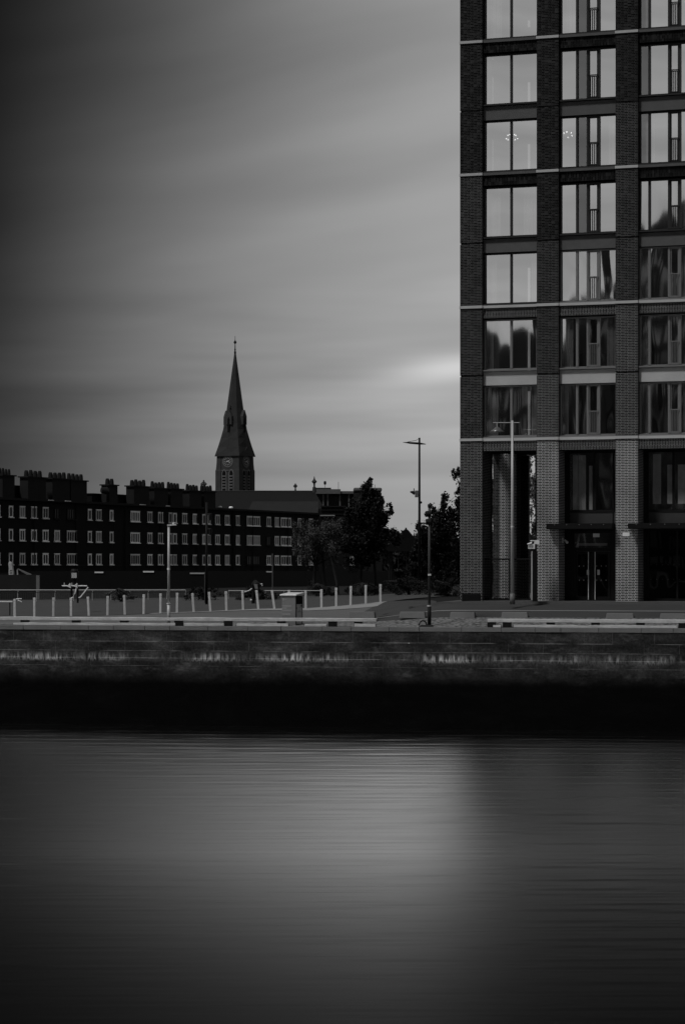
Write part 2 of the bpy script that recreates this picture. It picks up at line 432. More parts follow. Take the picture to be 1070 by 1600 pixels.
# ------------------------------------------------------------------ quay wall
def quay_mat():
    k = NT('quay_masonry'); x, y, z = k.coord()      # object coords: x along quay, z height
    warp = k.f('MULTIPLY', k.f('SUBTRACT', k.noise(k.xyz(k.f('MULTIPLY', x, .35), 0, 0), 1, 3), .5), .10)
    zz = k.f('ADD', z, k.f('MULTIPLY', warp, .3))
    big = k.noise(k.xyz(k.f('MULTIPLY', x, .5), 0, k.f('MULTIPLY', z, 1.2)), 1, 5, .65)
    fine = k.noise(k.vec, 9, 4, .7)
    streak = k.noise(k.xyz(k.f('MULTIPLY', x, 5.5), 0, k.f('MULTIPLY', z, 1.0)), 1, 3, .65)
    base = k.f('MULTIPLY', k.f('POWER', k.f('ADD', .1, k.f('ADD', k.f('MULTIPLY', big, .9), k.f('MULTIPLY', fine, .45))), 4.2), .070)
    # lime streaks in a tide band
    edge = k.f('ADD', 2.92, k.f('MULTIPLY', k.f('SUBTRACT', streak, .5), .9))
    band = k.f('MULTIPLY', k.ss(k.f('SUBTRACT', zz, edge), -.06, .08), k.f('SUBTRACT', 1, k.ss(zz, 2.95, 3.4)))
    patch = k.ss(k.noise(k.xyz(k.f('MULTIPLY', x, .3), 4, k.f('MULTIPLY', z, .3)), 1, 4), .44, .64)
    strk2 = k.ss(streak, .40, .72)
    lime = k.f('MULTIPLY', k.f('MULTIPLY', k.f('MULTIPLY', band, strk2), k.f('ADD', .08, patch)), .8)
    # pale weathering on the upper courses
    bl = k.ss(k.noise(k.xyz(k.f('MULTIPLY', x, .9), 9, k.f('MULTIPLY', z, 2.2)), 1, 5, .7), .52, .75)
    val = k.f('ADD', base, k.f('ADD', lime, k.f('MULTIPLY', bl, .05)))
    # joints: courses
    jt = None
    jw = k.f('MULTIPLY', k.f('SUBTRACT', k.noise(k.xyz(k.f('MULTIPLY', x, 1.3), 7, 0), 1, 3), .5), .03)
    for h, wd, st in ((3.80, .018, .05), (3.38, .010, .07), (3.05, .010, .09), (2.70, .008, .05), (2.35, .006, .012)):
        d = k.f('ABSOLUTE', k.f('SUBTRACT', k.f('ADD', z, jw), h))
        ln = k.f('MULTIPLY', k.f('LESS_THAN', d, wd), st*1.6)
        ln = k.f('MULTIPLY', ln, k.ss(k.noise(k.xyz(k.f('MULTIPLY', x, .8), h*7, 0), 1, 4), .38, .62))
        jt = ln if jt is None else k.f('ADD', jt, ln)
    # vertical joints, different for each course
    for a, b, per, ph in ((3.82, 4.35, 1.45, .2), (3.38, 3.80, 1.9, .9), (3.05, 3.38, 2.3, .4), (2.7, 3.05, 1.7, 1.3)):
        q = k.f('FRACT', k.f('DIVIDE', k.f('ADD', k.f('ADD', x, 200), k.f('ADD', ph, k.f('MULTIPLY', k.noise(k.xyz(k.f('MULTIPLY', x, .4), a, 0), 1, 1), 1.6))), per))
        ln = k.f('MULTIPLY', k.f('LESS_THAN', q, .010/per), k.f('MULTIPLY', k.f('GREATER_THAN', z, a), k.f('LESS_THAN', z, b)))
        jt = k.f('ADD', jt, k.f('MULTIPLY', ln, k.f('MULTIPLY', fine, .10)))
    val = k.f('ADD', val, jt)
    # weed below the tide line
    weedtop = k.f('ADD', 2.72, k.f('MULTIPLY', k.f('SUBTRACT', k.noise(k.xyz(k.f('MULTIPLY', x, .9), 3, 0), 1, 4), .5), .5))
    dry = k.ss(k.f('SUBTRACT', z, weedtop), -.9, .15)
    val = k.f('MULTIPLY', val, k.f('ADD', .03, k.f('MULTIPLY', dry, .97)))
    vor = k.n('ShaderNodeTexVoronoi'); vor.inputs['Scale'].default_value = 1.1; k.L.new(k.xyz(x, 0, k.f('MULTIPLY', z, 2)), vor.inputs['Vector'])
    wn = k.n('ShaderNodeTexWhiteNoise'); k.L.new(vor.outputs['Position'], wn.inputs['Vector'])
    spk = k.f('MULTIPLY', k.f('MULTIPLY', k.f('LESS_THAN', vor.outputs['Distance'], .045), k.f('GREATER_THAN', wn.outputs['Value'], .93)), k.f('MULTIPLY', k.ss(z, 1.4, 2.2), .35))
    val = k.f('ADD', val, spk)
    rough = k.f('ADD', .75, k.f('MULTIPLY', dry, .1))
    return k.pbsdf(val, rough, 0, k.f('ADD', k.f('MULTIPLY', fine, .5), k.f('MULTIPLY', big, .8)), .5, .06, .04)
M['quay'] = quay_mat()
qa = math.atan2(QD.y, QD.x)
qroot = empty('quay_wall', (Q0.x, Q0.y, 0), 'old dark stone quay wall with tide stained courses rising from the river', 'quay wall', rz=qa)
q = MB(); L0, L1 = -400, 400
# profile (u, z): slightly battered wall
prof = [(.0, 4.32), (-.02, 3.0), (-.10, 1.5), (-.22, -1.0)]
N = 200
for i in range(N+1):
    s = -100+200*i/N
    for (u, z) in prof:
        wob = (mnoise.noise(Vector((s*.5, 0, z)))*.03)
        q.v.append((s, u+wob, z))
for i in range(N):
    for j in range(3):
        a = i*4+j; q.f.append((a, a+1, a+5, a+4))
b = len(q.v)
for (s0, s1) in ((-400, -100), (100, 400)):
    b = len(q.v); q.v += [(s0, 0, 4.32), (s1, 0, 4.32), (s1, -.2, -1), (s0, -.2, -1)]; q.f.append((b, b+3, b+2, b+1))
q.build('wall_face', 'quay', qroot, smooth=True, recalc=False)
# cope stones as one course with visible joints
M['cope'] = ground_mat('cope_granite', .12, .55, 1.0, 3.0, bs=.5)
c = MB(); s = -80
while s < 80:
    l = random.uniform(1.1, 1.9)
    c.box(s+.006, s+l-.006, -.035+random.uniform(-.012, .012), .62, 4.30, 4.505+random.uniform(-.012, .012)); s += l
c.build('cope_course', 'cope', qroot, bevel=.02)
# tiny plants growing in joints
# ------------------------------------------------------------------ timber baulks on the quay edge
def timber_mat():
    k = NT('bleached_timber'); x, y, z = k.coord()
    a = k.noise(k.xyz(k.f('MULTIPLY', x, 1.2), k.f('MULTIPLY', y, 14), k.f('MULTIPLY', z, 14)), 1, 4, .6)
    b = k.noise(k.vec, 2.2, 4, .7)
    v = k.f('MULTIPLY', k.f('ADD', .15, k.f('MULTIPLY', k.f('ADD', a, b), .85)), .35)
    return k.pbsdf(v, .8, 0, a, .6, .03, .2)
M['timber'] = timber_mat()
def fender(xa, xb, label, gaps, low):
    D = 109; sa = s_at(xa, .3) if xa > 0 else s_at(-40, .3); sb = s_at(xb, .3)
    r = empty('timber_kerb', (*xy(sa, 0), 4.5), label, 'timber kerb', 'timber kerb beams along the quay edge', rz=qa)
    Ls = sb-sa
    t = MB(); n = max(3, int(Ls/.5)); rings = []
    for i in range(n+1):
        s = Ls*i/n; w1 = mnoise.noise(Vector((s*.8, xa, 1)))*.018; w2 = mnoise.noise(Vector((s*.6, xa, 4)))*.02
        rings.append([(s, .12+w1, .235), (s, .42, .235), (s, .42, .385+w2), (s, .12+w1, .375+w2)])
    t.loft(rings); t.build('beam', 'timber', r, bevel=.015)
    for (a, b) in low:
        p = MB(); a2, b2 = s_at(a, .3)-sa, s_at(b, .3)-sa; n = max(2, int((b2-a2)/.35)); rings = []
        for i in range(n+1):
            s = lerp(a2, b2, i/n); w1 = mnoise.noise(Vector((s*1.3, xa, 9)))*.05
            rings.append([(s, .06, .012), (s, .30, .012), (s, .30, .13+w1), (s, .06, .125+w1)])
        p.loft(rings); p.build('lower_beam', 'timber', r, bevel=.01)
    bl = MB()
    for g in gaps:
        g2 = s_at(g, .3)-sa; bl.box(g2-.18, g2+.18, .15, .40, .012, .233)
    bl.build('bearer', 'black', r)
    return r
fender(0, 589, 'long bleached timber kerb beam on the quay edge, left of the gap', (-10, 40, 120, 195, 280, 357, 440, 520, 560), ((24, 276), (290, 352), (372, 452), (478, 512), (555, 588)))
fender(762, 1130, 'bleached timber kerb beam on the quay edge, in front of the brick tower', (768, 792, 860, 930, 1000, 1066, 1110), ((771, 783), (803, 1058)))
# ------------------------------------------------------------------ things on the quay
def onground(xp, D): X = PX(xp, D); return (X, D, G(X, D))
# bollards
BX = [(24,964,936),(54.5,964,934),(83.8,963.5,934),(111.8,963,934),(139.5,962.5,932.5),(168.3,961.5,931.5),(195.5,960.5,930),(225,959.5,929),(251,958.5,927.5),(276.7,958.5,926.5),
      (303,957,927),(329,955.5,925),(354,954,924),(380,952.5,923),(404,952,922),(429,951,922),(453.5,951,922),(477.8,951,922.5),(502.4,949.5,921),(525.2,948,918.5),(547.7,946,916),(571.3,943.5,914.5),(594.3,941.5,913)]
def mk_bollard():
    r = empty('bollard', (0, 0, 0), '', 'bollard', 'pale timber bollards edging the lawn')
    MB().loft([[(x*.056, y*.056, z) for x, y in ((-1,-1),(1,-1),(1,1),(-1,1))] for z in (-.15, .74)]+[[(x*.056, y*.056, .78) for x, y in ((-1,-1),(1,-1),(1,1),(-1,1))]]).build('post', 'bollard', r, bevel=.012)
    MB().box(-.062, .062, -.062, .062, .785, .92).build('cap', 'bollard', r, bevel=.012)
    MB().box(-.05, .05, -.05, .05, .7805, .7845).build('groove', 'black', r)
    return r
bp = mk_bollard()
lean = {15: -8, 14: -6, 10: -4, 11: -4, 4: -3, 16: -4, 13: -2, 12: -1.5, 6: -2}
where = ['leftmost bollard, with a white bracket beside it', 'second bollard from the left on the lawn edge', 'third bollard from the left on the lawn edge', 'bollard in front of the dark posts of the left exercise machine',
 'bollard just right of the left exercise machine', 'sixth bollard from the left end of the row', 'bollard in front of the low shrub by the mesh fence', 'bollard second to the left of the short pale lamp post', 'bollard just left of the short pale lamp post',
 'bollard just right of the short pale lamp post', 'slightly leaning bollard, second to the right of the short pale lamp post', 'leaning bollard just right of the tall dark signal pole', 'bollard at the left end of the second fence section',
 'bollard just left of the hooded exercise machine', 'leaning bollard under the hooded exercise machine', 'most tilted bollard, just left of the metal cabinet under the thin street sign', 'bollard almost hidden behind the metal cabinet',
 'bollard just right of the metal cabinet', 'fifth bollard from the right end of the row', 'fourth bollard from the right end of the row', 'third bollard from the right end of the row', 'second bollard from the right end of the row', 'rightmost bollard at the corner where the path ends']
for i, (x, yb, yt) in enumerate(BX):
    b = bp if i == 0 else copy_tree(bp)
    X = PX(x, 122)
    b.location = (X, 122, PZ(yb, 122)); b['label'] = where[i]
    b.rotation_euler = (R(random.uniform(-1, 1)), R(lean.get(i, random.uniform(-1, 1))), R(random.uniform(-8, 8)))
    b.scale = (1, 1, (yb-yt)/28.5)
# concrete blocks on the roadside
cbp = MB(); cbp.loft([[(-.6,-.22,0),(.6,-.22,0),(.6,.22,0),(-.6,.22,0)],[(-.56,-.17,.30),(.56,-.17,.30),(.56,.17,.30),(-.56,.17,.30)]])
cb = cbp.build('concrete_block', 'concrete', bevel=.02)
for i, (xa, xb, yb, lab) in enumerate(((545, 587, 966, 'low concrete block at the right end of the long timber beam'), (624, 665, 966, 'low concrete block just left of the dark quayside pole'), (703, 743, 966.5, 'low concrete block in front of the left corner of the tower'), (783, 825, 966.5, 'low concrete block at the foot of the tall pale street lamp'), (946, 990, 968.5, 'low concrete block in front of the pillar right of the entrance doors'), (1030, 1076, 969, 'low concrete block at the right edge of the photo'))):
    o = cb if i == 0 else cb.copy()
    if i: COL.objects.link(o)
    xm = (xa+xb)/2; s = s_at(xm, 3.1); X, Y = xy(s, 3.1)
    o.location = (X, Y, PZ(yb, Y)); o.rotation_euler = (0, 0, qa+R(random.uniform(-3, 3))); o.scale = ((xb-xa)/F*Y/1.2, 1, 1)
    tag(o, lab, 'concrete block', 'low concrete blocks along the quay road')
M['concrete'] = M['concrete']
# metal cabinet
X, Y = xy(s_at(457, 1.6), 1.6); zc = G(X, Y)-.02
cbn = empty('utility_cabinet', (X, Y, zc), 'knee high grey metal information cabinet with a slanted pale lid on the quay edge', 'cabinet', rz=R(-28))
H = PZ(929.5, Y)-zc
w2, d2 = .345, .33
MB().box(-w2-.02, w2, -d2, d2, 0, H-.03).build('body', grey('cabinet_grey', .12, .5, .1, var=.15), cbn, bevel=.01)
MB().loft([[(-w2-.1, -d2-.08, H-.02), (w2+.08, -d2-.08, H-.02), (w2+.08, d2+.08, H-.02), (-w2-.1, d2+.08, H-.02)], [(-w2-.08, -d2-.06, H+.03), (w2+.06, -d2-.06, H+.03), (w2+.06, d2+.06, H+.11), (-w2-.08, d2+.06, H+.11)]]).build('lid', 'steel_lt', cbn)
tx = MB()
for (a, b, z, hh) in ((-.34, -.24, H-.20, .05), (-.22, -.12, H-.20, .02), (-.36, .14, H-.50, .035), (-.36, -.12, H-.60, .035), (-.36, .16, H-.70, .035), (-.36, .08, H-.88, .05)):
    tx.box(a, b, -d2-.004, -d2-.001, z-hh, z+hh)
tx.build('printed_lines', grey('cabinet_print', .16, .6, var=.4, sc=20), cbn)
MB().box(w2+.001, w2+.012, -d2+.02, d2-.02, .02, H-.05).build('side_panel', 'blackmatt', cbn)
k = NT('torn_poster'); x_, y_, z_ = k.coord(); nn = k.noise(k.vec, 5, 5, .7)
M['poster'] = k.pbsdf(k.mix(k.ss(nn, .35, .45), .03, k.f('MULTIPLY', k.f('ADD', .4, nn), .42)), .8)
MB().box(w2+.013, w2+.018, -d2+.08, d2-.1, .05, H-.42).build('torn_poster', 'poster', cbn)
# mooring ring with plate
X, Y = xy(s_at(666, .35), .35)
mr = empty('mooring_ring', (X, Y, 4.51), 'black cast iron mooring plate with an upright hoop on the bare cope', 'mooring ring', rz=qa)
p = MB(); p.loft([[(-.36,-.16,0),(.30,-.16,0),(.30,.2,0),(-.36,.2,0)],[(-.22,-.12,.09),(.26,-.12,.09),(.26,.14,.09),(-.22,.14,.09)]]); p.build('base_plate', 'black', mr, bevel=.02)
pts = [(-.16+.17*math.cos(R(t)), 0, .06+.21*math.sin(R(t))) for t in range(0, 181, 15)]
MB().tube(pts, .032, 8).build('hoop', 'black', mr, smooth=True)
# quayside pole x=669
X, Y = xy(s_at(670.5, .75), .75); zb = 4.52
qp = empty('quayside_pole', (X, Y, zb), 'dark slim signal pole with twin round heads rising beside the mooring hoop', 'pole')
def zr(y, D, b): return PZ(y, D)-b
MB().tube([(0,0,0),(0,0,zr(947, Y, zb))], .085, 14).build('base_sleeve', 'black', qp, smooth=True)
MB().tube([(0,0,zr(947, Y, zb)+.002),(0,0,zr(790, Y, zb))], [.06, .055], 12).build('shaft', grey('pole_dark_grey', .05, .5, .2), qp, smooth=True)
MB().tube([(0,0,zr(947, Y, zb)-.02),(0,0,zr(945.5, Y, zb))], .1, 12).build('collar', 'steel', qp)
for yy in (802.5, 815):
    z = zr(yy, Y, zb)
    h = MB(); h.tube([(-.16,0,z-.02),(.08,0,z)], [.13,.15], 12); h.build('signal_head', 'black', qp)
MB().box(-.07,.07,-.09,-.06,zr(898,Y,zb)-.04,zr(898,Y,zb)+.04).build('tag_plate', 'steel_lt', qp)
MB().tube([(0,0,zr(793,Y,zb)),(0,0,zr(790,Y,zb)+.03)], .075, 12).build('cap', 'black', qp)
# short lamp at x=264
X, Y = xy(s_at(264, 1.3), 1.3); zb = G(X, Y)
lp = empty('short_lamp_post', (X, Y, zb), 'short pale lamp post with a small flat head standing on the quay edge', 'lamp post')
MB().tube([(0,0,0),(0,0,zr(943.5,Y,zb))], .078, 14).build('base_sleeve', 'steel', lp, smooth=True)
MB().tube([(0,0,zr(943.5,Y,zb)),(0,0,zr(942.5,Y,zb))], .105, 14).build('collar', 'steel_lt', lp)
MB().tube([(0,0,zr(942.5,Y,zb)),(0,0,zr(822,Y,zb))], [.062,.055], 14).build('shaft', 'steel', lp, smooth=True)
MB().tube([(0,0,zr(890.5,Y,zb)),(0,0,zr(887.5,Y,zb))], .075, 12).build('band', 'white', lp)
hz = zr(821.5,Y,zb)
MB().loft([[(-.07,-.09,hz),(.38,-.07,hz+.03),(.38,.07,hz+.03),(-.07,.09,hz)],[(-.07,-.07,hz+.06),(.30,-.05,hz+.07),(.30,.05,hz+.07),(-.07,.07,hz+.06)]]).build('lamp_head', 'steel', lp)
MB().ball((.22,0,hz+.10), .06, 8, 5).build('sensor', 'white', lp)
# tall street lamp x=800 before the tower
Y = 112.3; X = PX(800, Y); zb = 5.45
sl = empty('street_lamp', (X, Y, zb), 'tall pale street lamp with crossbar and hanging conical shade before the tower', 'street lamp')
MB().tube([(0,0,0),(0,0,.5)], .125, 16).build('base_sleeve', grey('lamp_base', .1, .5, .2), sl, smooth=True)
MB().tube([(0,0,.5),(0,0,zr(657,Y,zb))], [.082,.055], 16).build('shaft', 'steel', sl, smooth=True)
MB().tube([(0,0,zr(824,Y,zb)),(0,0,zr(822,Y,zb))], .09, 14).build('band', 'white', sl)
za = zr(660.5,Y,zb)
MB().tube([((770-800)/F*Y,0,za),((811-800)/F*Y,0,za)], .022, 8).build('crossbar', 'steel', sl)
xs = (776-800)/F*Y
MB().tube([(xs,0,za),(xs,0,zr(668,Y,zb))], .02, 8).build('hanger', 'steel', sl)
sh = empty if False else None
z1 = zr(674.5,Y,zb); z0 = zr(667,Y,zb)
mb = MB(); rings = []
for r_, zz in ((.06, z0), (.10, z0-.02), (.20, z0-.12), (.32, z1+.02), (.32, z1)):
    rings.append([(xs+r_*math.cos(2*math.pi*j/20), r_*math.sin(2*math.pi*j/20), zz) for j in range(20)])
mb.loft(rings); mb.build('lamp_shade', grey('enamel_shade', .12, .25, .4), sl, smooth=True)
# tall dark lamp x=654 with truss arm, farther back
Y = 150; X = PX(655, Y); zb = G(X, Y)
tl = empty('tall_lamp_post', (X, Y, zb), 'tall black lamp post with a thin braced arm and a camera box halfway', 'lamp post')
MB().tube([(0,0,0),(0,0,zr(684,Y,zb))], [.09,.06], 12).build('shaft', 'black', tl, smooth=True)
P_ = lambda x, y: ((x-655)/F*Y, 0, zr(y,Y,zb))
MB().tube([P_(665,694),P_(655,693),P_(640,692),P_(629,691)], [.02,.07,.06,.01], 8).build('arm', 'black', tl)
MB().tube([P_(655,684.5),P_(650,688),P_(636,690.5)], .016, 6).build('brace', 'black', tl)
cbx = MB(); a = P_(648,766.5); b_ = P_(653,777); cbx.box(a[0], b_[0], -.15, .15, b_[2], a[2]); cbx.build('equipment_box', grey('box_grey', .10, .6), tl, bevel=.01)
MB().tube([P_(640.5,768.5),P_(644,769),P_(648,771)], [.04,.09,.12], 10).build('camera_head', 'black', tl)
MB().tube([P_(646.5,768),P_(646.5,763)], .03, 6).build('bracket', 'black', tl)
MB().ball(P_(657,785), .09, 8, 5).build('clamp', 'black', tl)
# pole x=322 with signals
Y = 136; X = PX(323, Y); zb = G(X, Y)
tp = empty('traffic_signal_pole', (X, Y, zb), 'tall black signal pole with two hanging heads in front of the terrace', 'signal pole')
P_ = lambda x, y: ((x-323)/F*Y, 0, zr(y,Y,zb))
MB().tube([(0,0,0),P_(323,785)], [.075,.06], 12).build('shaft', 'black', tp, smooth=True)
for yy in (808, 831):
    MB().tube([P_(323,yy-5),P_(328.5,yy-4),P_(329,yy+5)], [.03,.11,.09], 10).build('signal_head', 'black', tp)
MB().tube([P_(320.3,942),P_(320.3,895)], .03, 6).build('conduit', grey('conduit_grey', .05, .6), tp)
# thin street sign x=426
Y = 140; X = PX(426, Y); zb = G(X, Y)
ss_ = empty('street_sign', (X, Y, zb), 'thin grey pole carrying a flat name plate to its left', 'street sign')
P_ = lambda x, y: ((x-426)/F*Y, 0, zr(y,Y,zb))
MB().tube([(0,0,0),P_(426,865)], .035, 8).build('post', grey('sign_post_grey', .06, .6), ss_)
a = P_(416,892.5); b_ = P_(425.5,894.3); MB().box(a[0], b_[0], -.02, .02, b_[2], a[2]).build('name_plate', 'steel', ss_)
# exercise machine left
Y = 127; X = PX(117, Y); zb = G(X, Y)
ex = empty('exercise_machine', (X, Y, zb), 'outdoor exercise machine with white bent handlebars and a square sign head', 'exercise machine', 'outdoor exercise machines on the lawn')
P_ = lambda x, y, d=0: ((x-117)/F*Y, d, zr(y,Y,zb))
for xx in (112.2, 122): MB().tube([P_(xx,942),P_(xx,912)], .055, 10).build('post', 'black', ex)
hd = MB(); hd.tube([P_(117,915),P_(117,905)], .09, 12); hd.tube([P_(117,905),P_(117,892),P_(117,889)], [.2,.2,.14], 14); hd.build('sign_head', 'black', ex, smooth=False)
a = P_(113,895); b_ = P_(121,903); MB().box(a[0], b_[0], -.23, -.2, b_[2], a[2]).build('sign_plate', grey('plate_grey', .3, .6), ex)
MB().tube([P_(98,915.5,-.2),P_(137,915.5,-.2),P_(138.8,918,-.2),P_(127,933,-.2),P_(124,934,-.2)], .035, 8).build('handlebar', 'white', ex)
MB().tube([P_(120.5,919,-.22),P_(118.5,927,-.22),P_(115,933.5,-.22),P_(112.5,934,-.22)], .032, 8).build('handlebar', 'white', ex)
h = MB()
for xx in (111, 121.5): h.loft([[P_(xx-5,916,-.26),P_(xx-.5,911,-.26),P_(xx+.5,911,-.26),P_(xx+1,919,-.26)],[P_(xx-5,916,-.2),P_(xx-.5,911,-.2),P_(xx+.5,911,-.2),P_(xx+1,919,-.2)]])
for xx in (101.7, 113.5): h.tube([P_(xx,915.5,-.2),P_(xx,910.5,-.2)], .02, 6)
h.build('grip', 'steel_lt', ex)
# exercise machine hooded
Y = 128; X = PX(400, Y); zb = G(X, Y)
e2 = empty('exercise_machine', (X, Y, zb), 'hooded dark exercise machine with side handles behind the leaning bollards', 'exercise machine', 'outdoor exercise machines on the lawn')
P_ = lambda x, y, d=0: ((x-400)/F*Y, d, zr(y,Y,zb))
o = MB(); o.tube([P_(396,943),P_(396,915)], .1, 10); o.tube([P_(402,944),P_(401,915)], .07, 10); o.build('post', 'black', e2)
MB().tube([P_(397,917,.15),P_(397.5,914,.0),P_(399,911,-.1),P_(402,913,-.15),P_(403,920,-.15)], [.1,.16,.17,.17,.1], 12).build('hood', 'black', e2, smooth=True)
MB().loft([[P_(397,912,-.36),P_(402.5,913,-.36),P_(403.5,920,-.36),P_(399,920,-.36)],[P_(397,912,-.3),P_(402.5,913,-.3),P_(403.5,920,-.3),P_(399,920,-.3)]]).build('panel', grey('machine_panel', .14, .6), e2)
MB().tube([P_(403,912.7,-.1),P_(409.8,912.5,-.1),P_(409.8,915.5,-.1)], .03, 8).build('handle', 'steel_lt', e2)
MB().tube([P_(394,919.5,-.1),P_(389,923,-.1),P_(382,925,-.1)], .03, 8).build('handle', 'steel_lt', e2)
MB().ball(P_(392.6,937.5,-.1), .055, 8, 6).build('counterweight', 'white', e2)
# white bench pieces on the left
Y = 124; X = PX(14, Y); zb = G(X, Y)
be = empty('bench', (X, Y, zb), 'low white rail bench cut by the left edge of the photo', 'bench')
P_ = lambda x, y, d=0: ((x-14)/F*Y, d, zr(y,Y,zb))
sb = MB(); sb.box(P_(-8,0)[0], P_(20.5,0)[0], -.16, .16, P_(0,941)[2], P_(0,939)[2]); sb.build('seat', 'white', be, bevel=.01)
for xx in (-4, 16): MB().tube([P_(xx,962),P_(xx,941)], .03, 8).build('leg', 'black', be)
br = empty('cycle_stand', (PX(29, 123.4), 123.4, G(PX(29, 123.4), 123.4)), 'small white angled cycle stand bracket beside the leftmost bollard', 'cycle stand')
Y = 123.4; zb = br.location.z; P_ = lambda x, y, d=0: ((x-29)/F*Y, d, PZ(y,Y)-zb)
MB().tube([P_(22.5,962),P_(22.5,937),P_(26,936),P_(34.5,935.5)], .028, 8).build('frame', 'white', br)
MB().tube([P_(28,937.5),P_(34.5,940.5)], .028, 8).build('brace', 'white', br)
# ------------------------------------------------------------------ fences
def fence(xa, xb, Y, label, ytop=922):
    X0, X1 = PX(xa, Y), PX(xb, Y); zt = PZ(ytop, Y); zg = (G(X0, Y)+G(X1, Y))/2
    r = empty('mesh_fence', (X0, Y, zg), label, 'fence', 'mesh fences with pale top rail'); Lf = X1-X0; h = zt-zg
    MB().tube([(0,0,h),(Lf,0,h)], .03, 8).build('top_rail', 'steel', r)
    n = max(2, round(Lf/1.18)); 
    for i in range(n+1):
        x = Lf*i/n; p = MB().tube([(x,.06,-.2),(x,.06,h-.15),(x+.03,-.0,h-.1),(x+.03,0,h)], .022, 6); p.build('post', 'steel', r)
    inf = MB(); k = int(Lf/.11)
    for i in range(k): inf.box(Lf*i/k-.006, Lf*i/k+.006, .05, .062, .02, h-.14)
    inf.box(0, Lf, .046, .05, h-.16, h-.13); inf.box(0, Lf, .046, .05, .03, .05)
    inf.build('mesh_infill', grey('galvanised_mesh', .06, .6, .2), r)
fence(-30, 290, 150, 'long low mesh fence with pale top rail across the back of the lawn')
fence(357, 500, 148, 'shorter mesh fence with pale top rail behind the hooded exercise machine and cabinet', 923)
# concrete hoarding on the left
Y = 158; X0, X1 = PX(-30, Y), PX(57, Y)
cw = empty('site_hoarding', (X0, Y, 5.0), 'flat dark grey hoarding wall behind the fence at the left edge', 'hoarding')
MB().box(0, X1-X0, 0, .25, -.3, PZ(898,Y)-5.0).build('panel', grey('hoarding_grey', .016, .9, var=.6, sc=.8), cw)
MB().box(X1-X0+.003, PX(62,Y)-X0, -.03, .28, -.3, PZ(899,Y)-5.0).build('end_post', 'concrete', cw)
Y = 160; cv = empty('covered_dinghy', (PX(18,Y), Y, PZ(899,Y)-.6), 'upright pale wrapped boat hull standing behind the grey hoarding', 'boat')
P_ = lambda x, y: ((x-18)/F*Y, PZ(y,Y)-cv.location.z)
poly = [P_(14,910),P_(14.2,886),P_(13.5,880),P_(16,877),P_(19,880),P_(21.5,894),P_(21.8,910)]
MB().prism(poly, lambda u,v,d:(u,d,v), 0, .5).build('hull', grey('pale_wrap', .33, .7, var=.6, sc=4), cv, bevel=.04)
for yy in (891, 894.5):
    a=P_(16,yy); b_=P_(19.5,yy+.8); MB().box(a[0], b_[0], -.02, .02, b_[1], a[1]).build('strap', 'black', cv)
rp = empty('timber_ramp', (PX(35,Y), Y+1, PZ(899,Y)-.6), 'pale sloping plank leaning down behind the grey hoarding', 'plank')
P_ = lambda x, y: ((x-35)/F*Y, PZ(y,Y)-rp.location.z)
MB().prism([P_(24,889),P_(25,888.5),P_(46,897.5),P_(46,899),P_(40,898.5)], lambda u,v,d:(u,d,v), 0, .4).build('plank', 'concrete', rp)
MB().prism([P_(23.3,890),P_(24.6,890),P_(25.6,905),P_(23.5,905)], lambda u,v,d:(u,d,v), .1, .3).build('prop', 'steel', rp)
# dark boundary wall of the estate
Y = 235
bw = MB(); 
bw.box(PX(40,Y), PX(900,Y), Y, Y+.4, 4.2, 6.75); bw.box(PX(-60,Y), PX(40,Y)-.003, Y, Y+.4, 4.2, 6.6)
tag(bw.build('boundary_wall', grey('wall_dark', .004, .9, var=.5, sc=.6)), 'long dark boundary wall running below the terrace windows', 'wall')
for (xa, xb, y, lab) in ((148.5, 162, 894.3, 'short bright white sign board on the boundary wall, leftmost of three'), (224, 241, 893.3, 'long bright white sign board on the boundary wall left of the short lamp post'), (297, 321, 895.8, 'thin faint sign board on the boundary wall left of the black signal pole')):
    o = MB().box(PX(xa,Y), PX(xb,Y), Y-.08, Y-.01, PZ(y+1.1,Y), PZ(y-1.1,Y)).build('sign_board', 'white' if y < 895 else 'steel')
    tag(o, lab, 'sign', 'sign boards on the boundary wall')
# ------------------------------------------------------------------ terrace (apartment rows)
TL, TR = (15, 298.0), (417, 366.0)
TA = Vector((PX(*TL), TL[1])); TB = Vector((PX(*TR), TR[1])); TD = (TB-TA).normalized(); TN = Vector((-TD.y, TD.x))   # TN points to the back
if TN.y < 0: TN = -TN
ta = math.atan2(TD.y, TD.x)
def t_at(xp, off=0):
    k = (xp-CX)/F; A = TA+TN*off
    return (k*A.y-A.x)/(TD.x-k*TD.y)
ROWS = ((13.25, 14.58), (10.39, 11.72), (7.45, 8.78))
def win_proto(wd, kind):
    # local: x along facade 0..wd, y=0 facade plane (negative is outwards), z 0..1.33
    h = 1.33; f = MB(); t = .13
    f.box(-.02, t, -.09, -.02, 0, h); f.box(wd-t, wd+.02, -.09, -.02, 0, h); f.box(t, wd-t, -.088, -.02, h-.12, h); f.box(t, wd-t, -.088, -.02, 0, .1)
    n = {'n': 1, 's': 1, 'w': 3, 'b': 5}[kind]
    for i in range(1, n+1):
        if kind == 's' : break
        x = wd*i/(n+1); f.box(x-.05, x+.05, -.085, -.03, .1, h-.12)
    return f
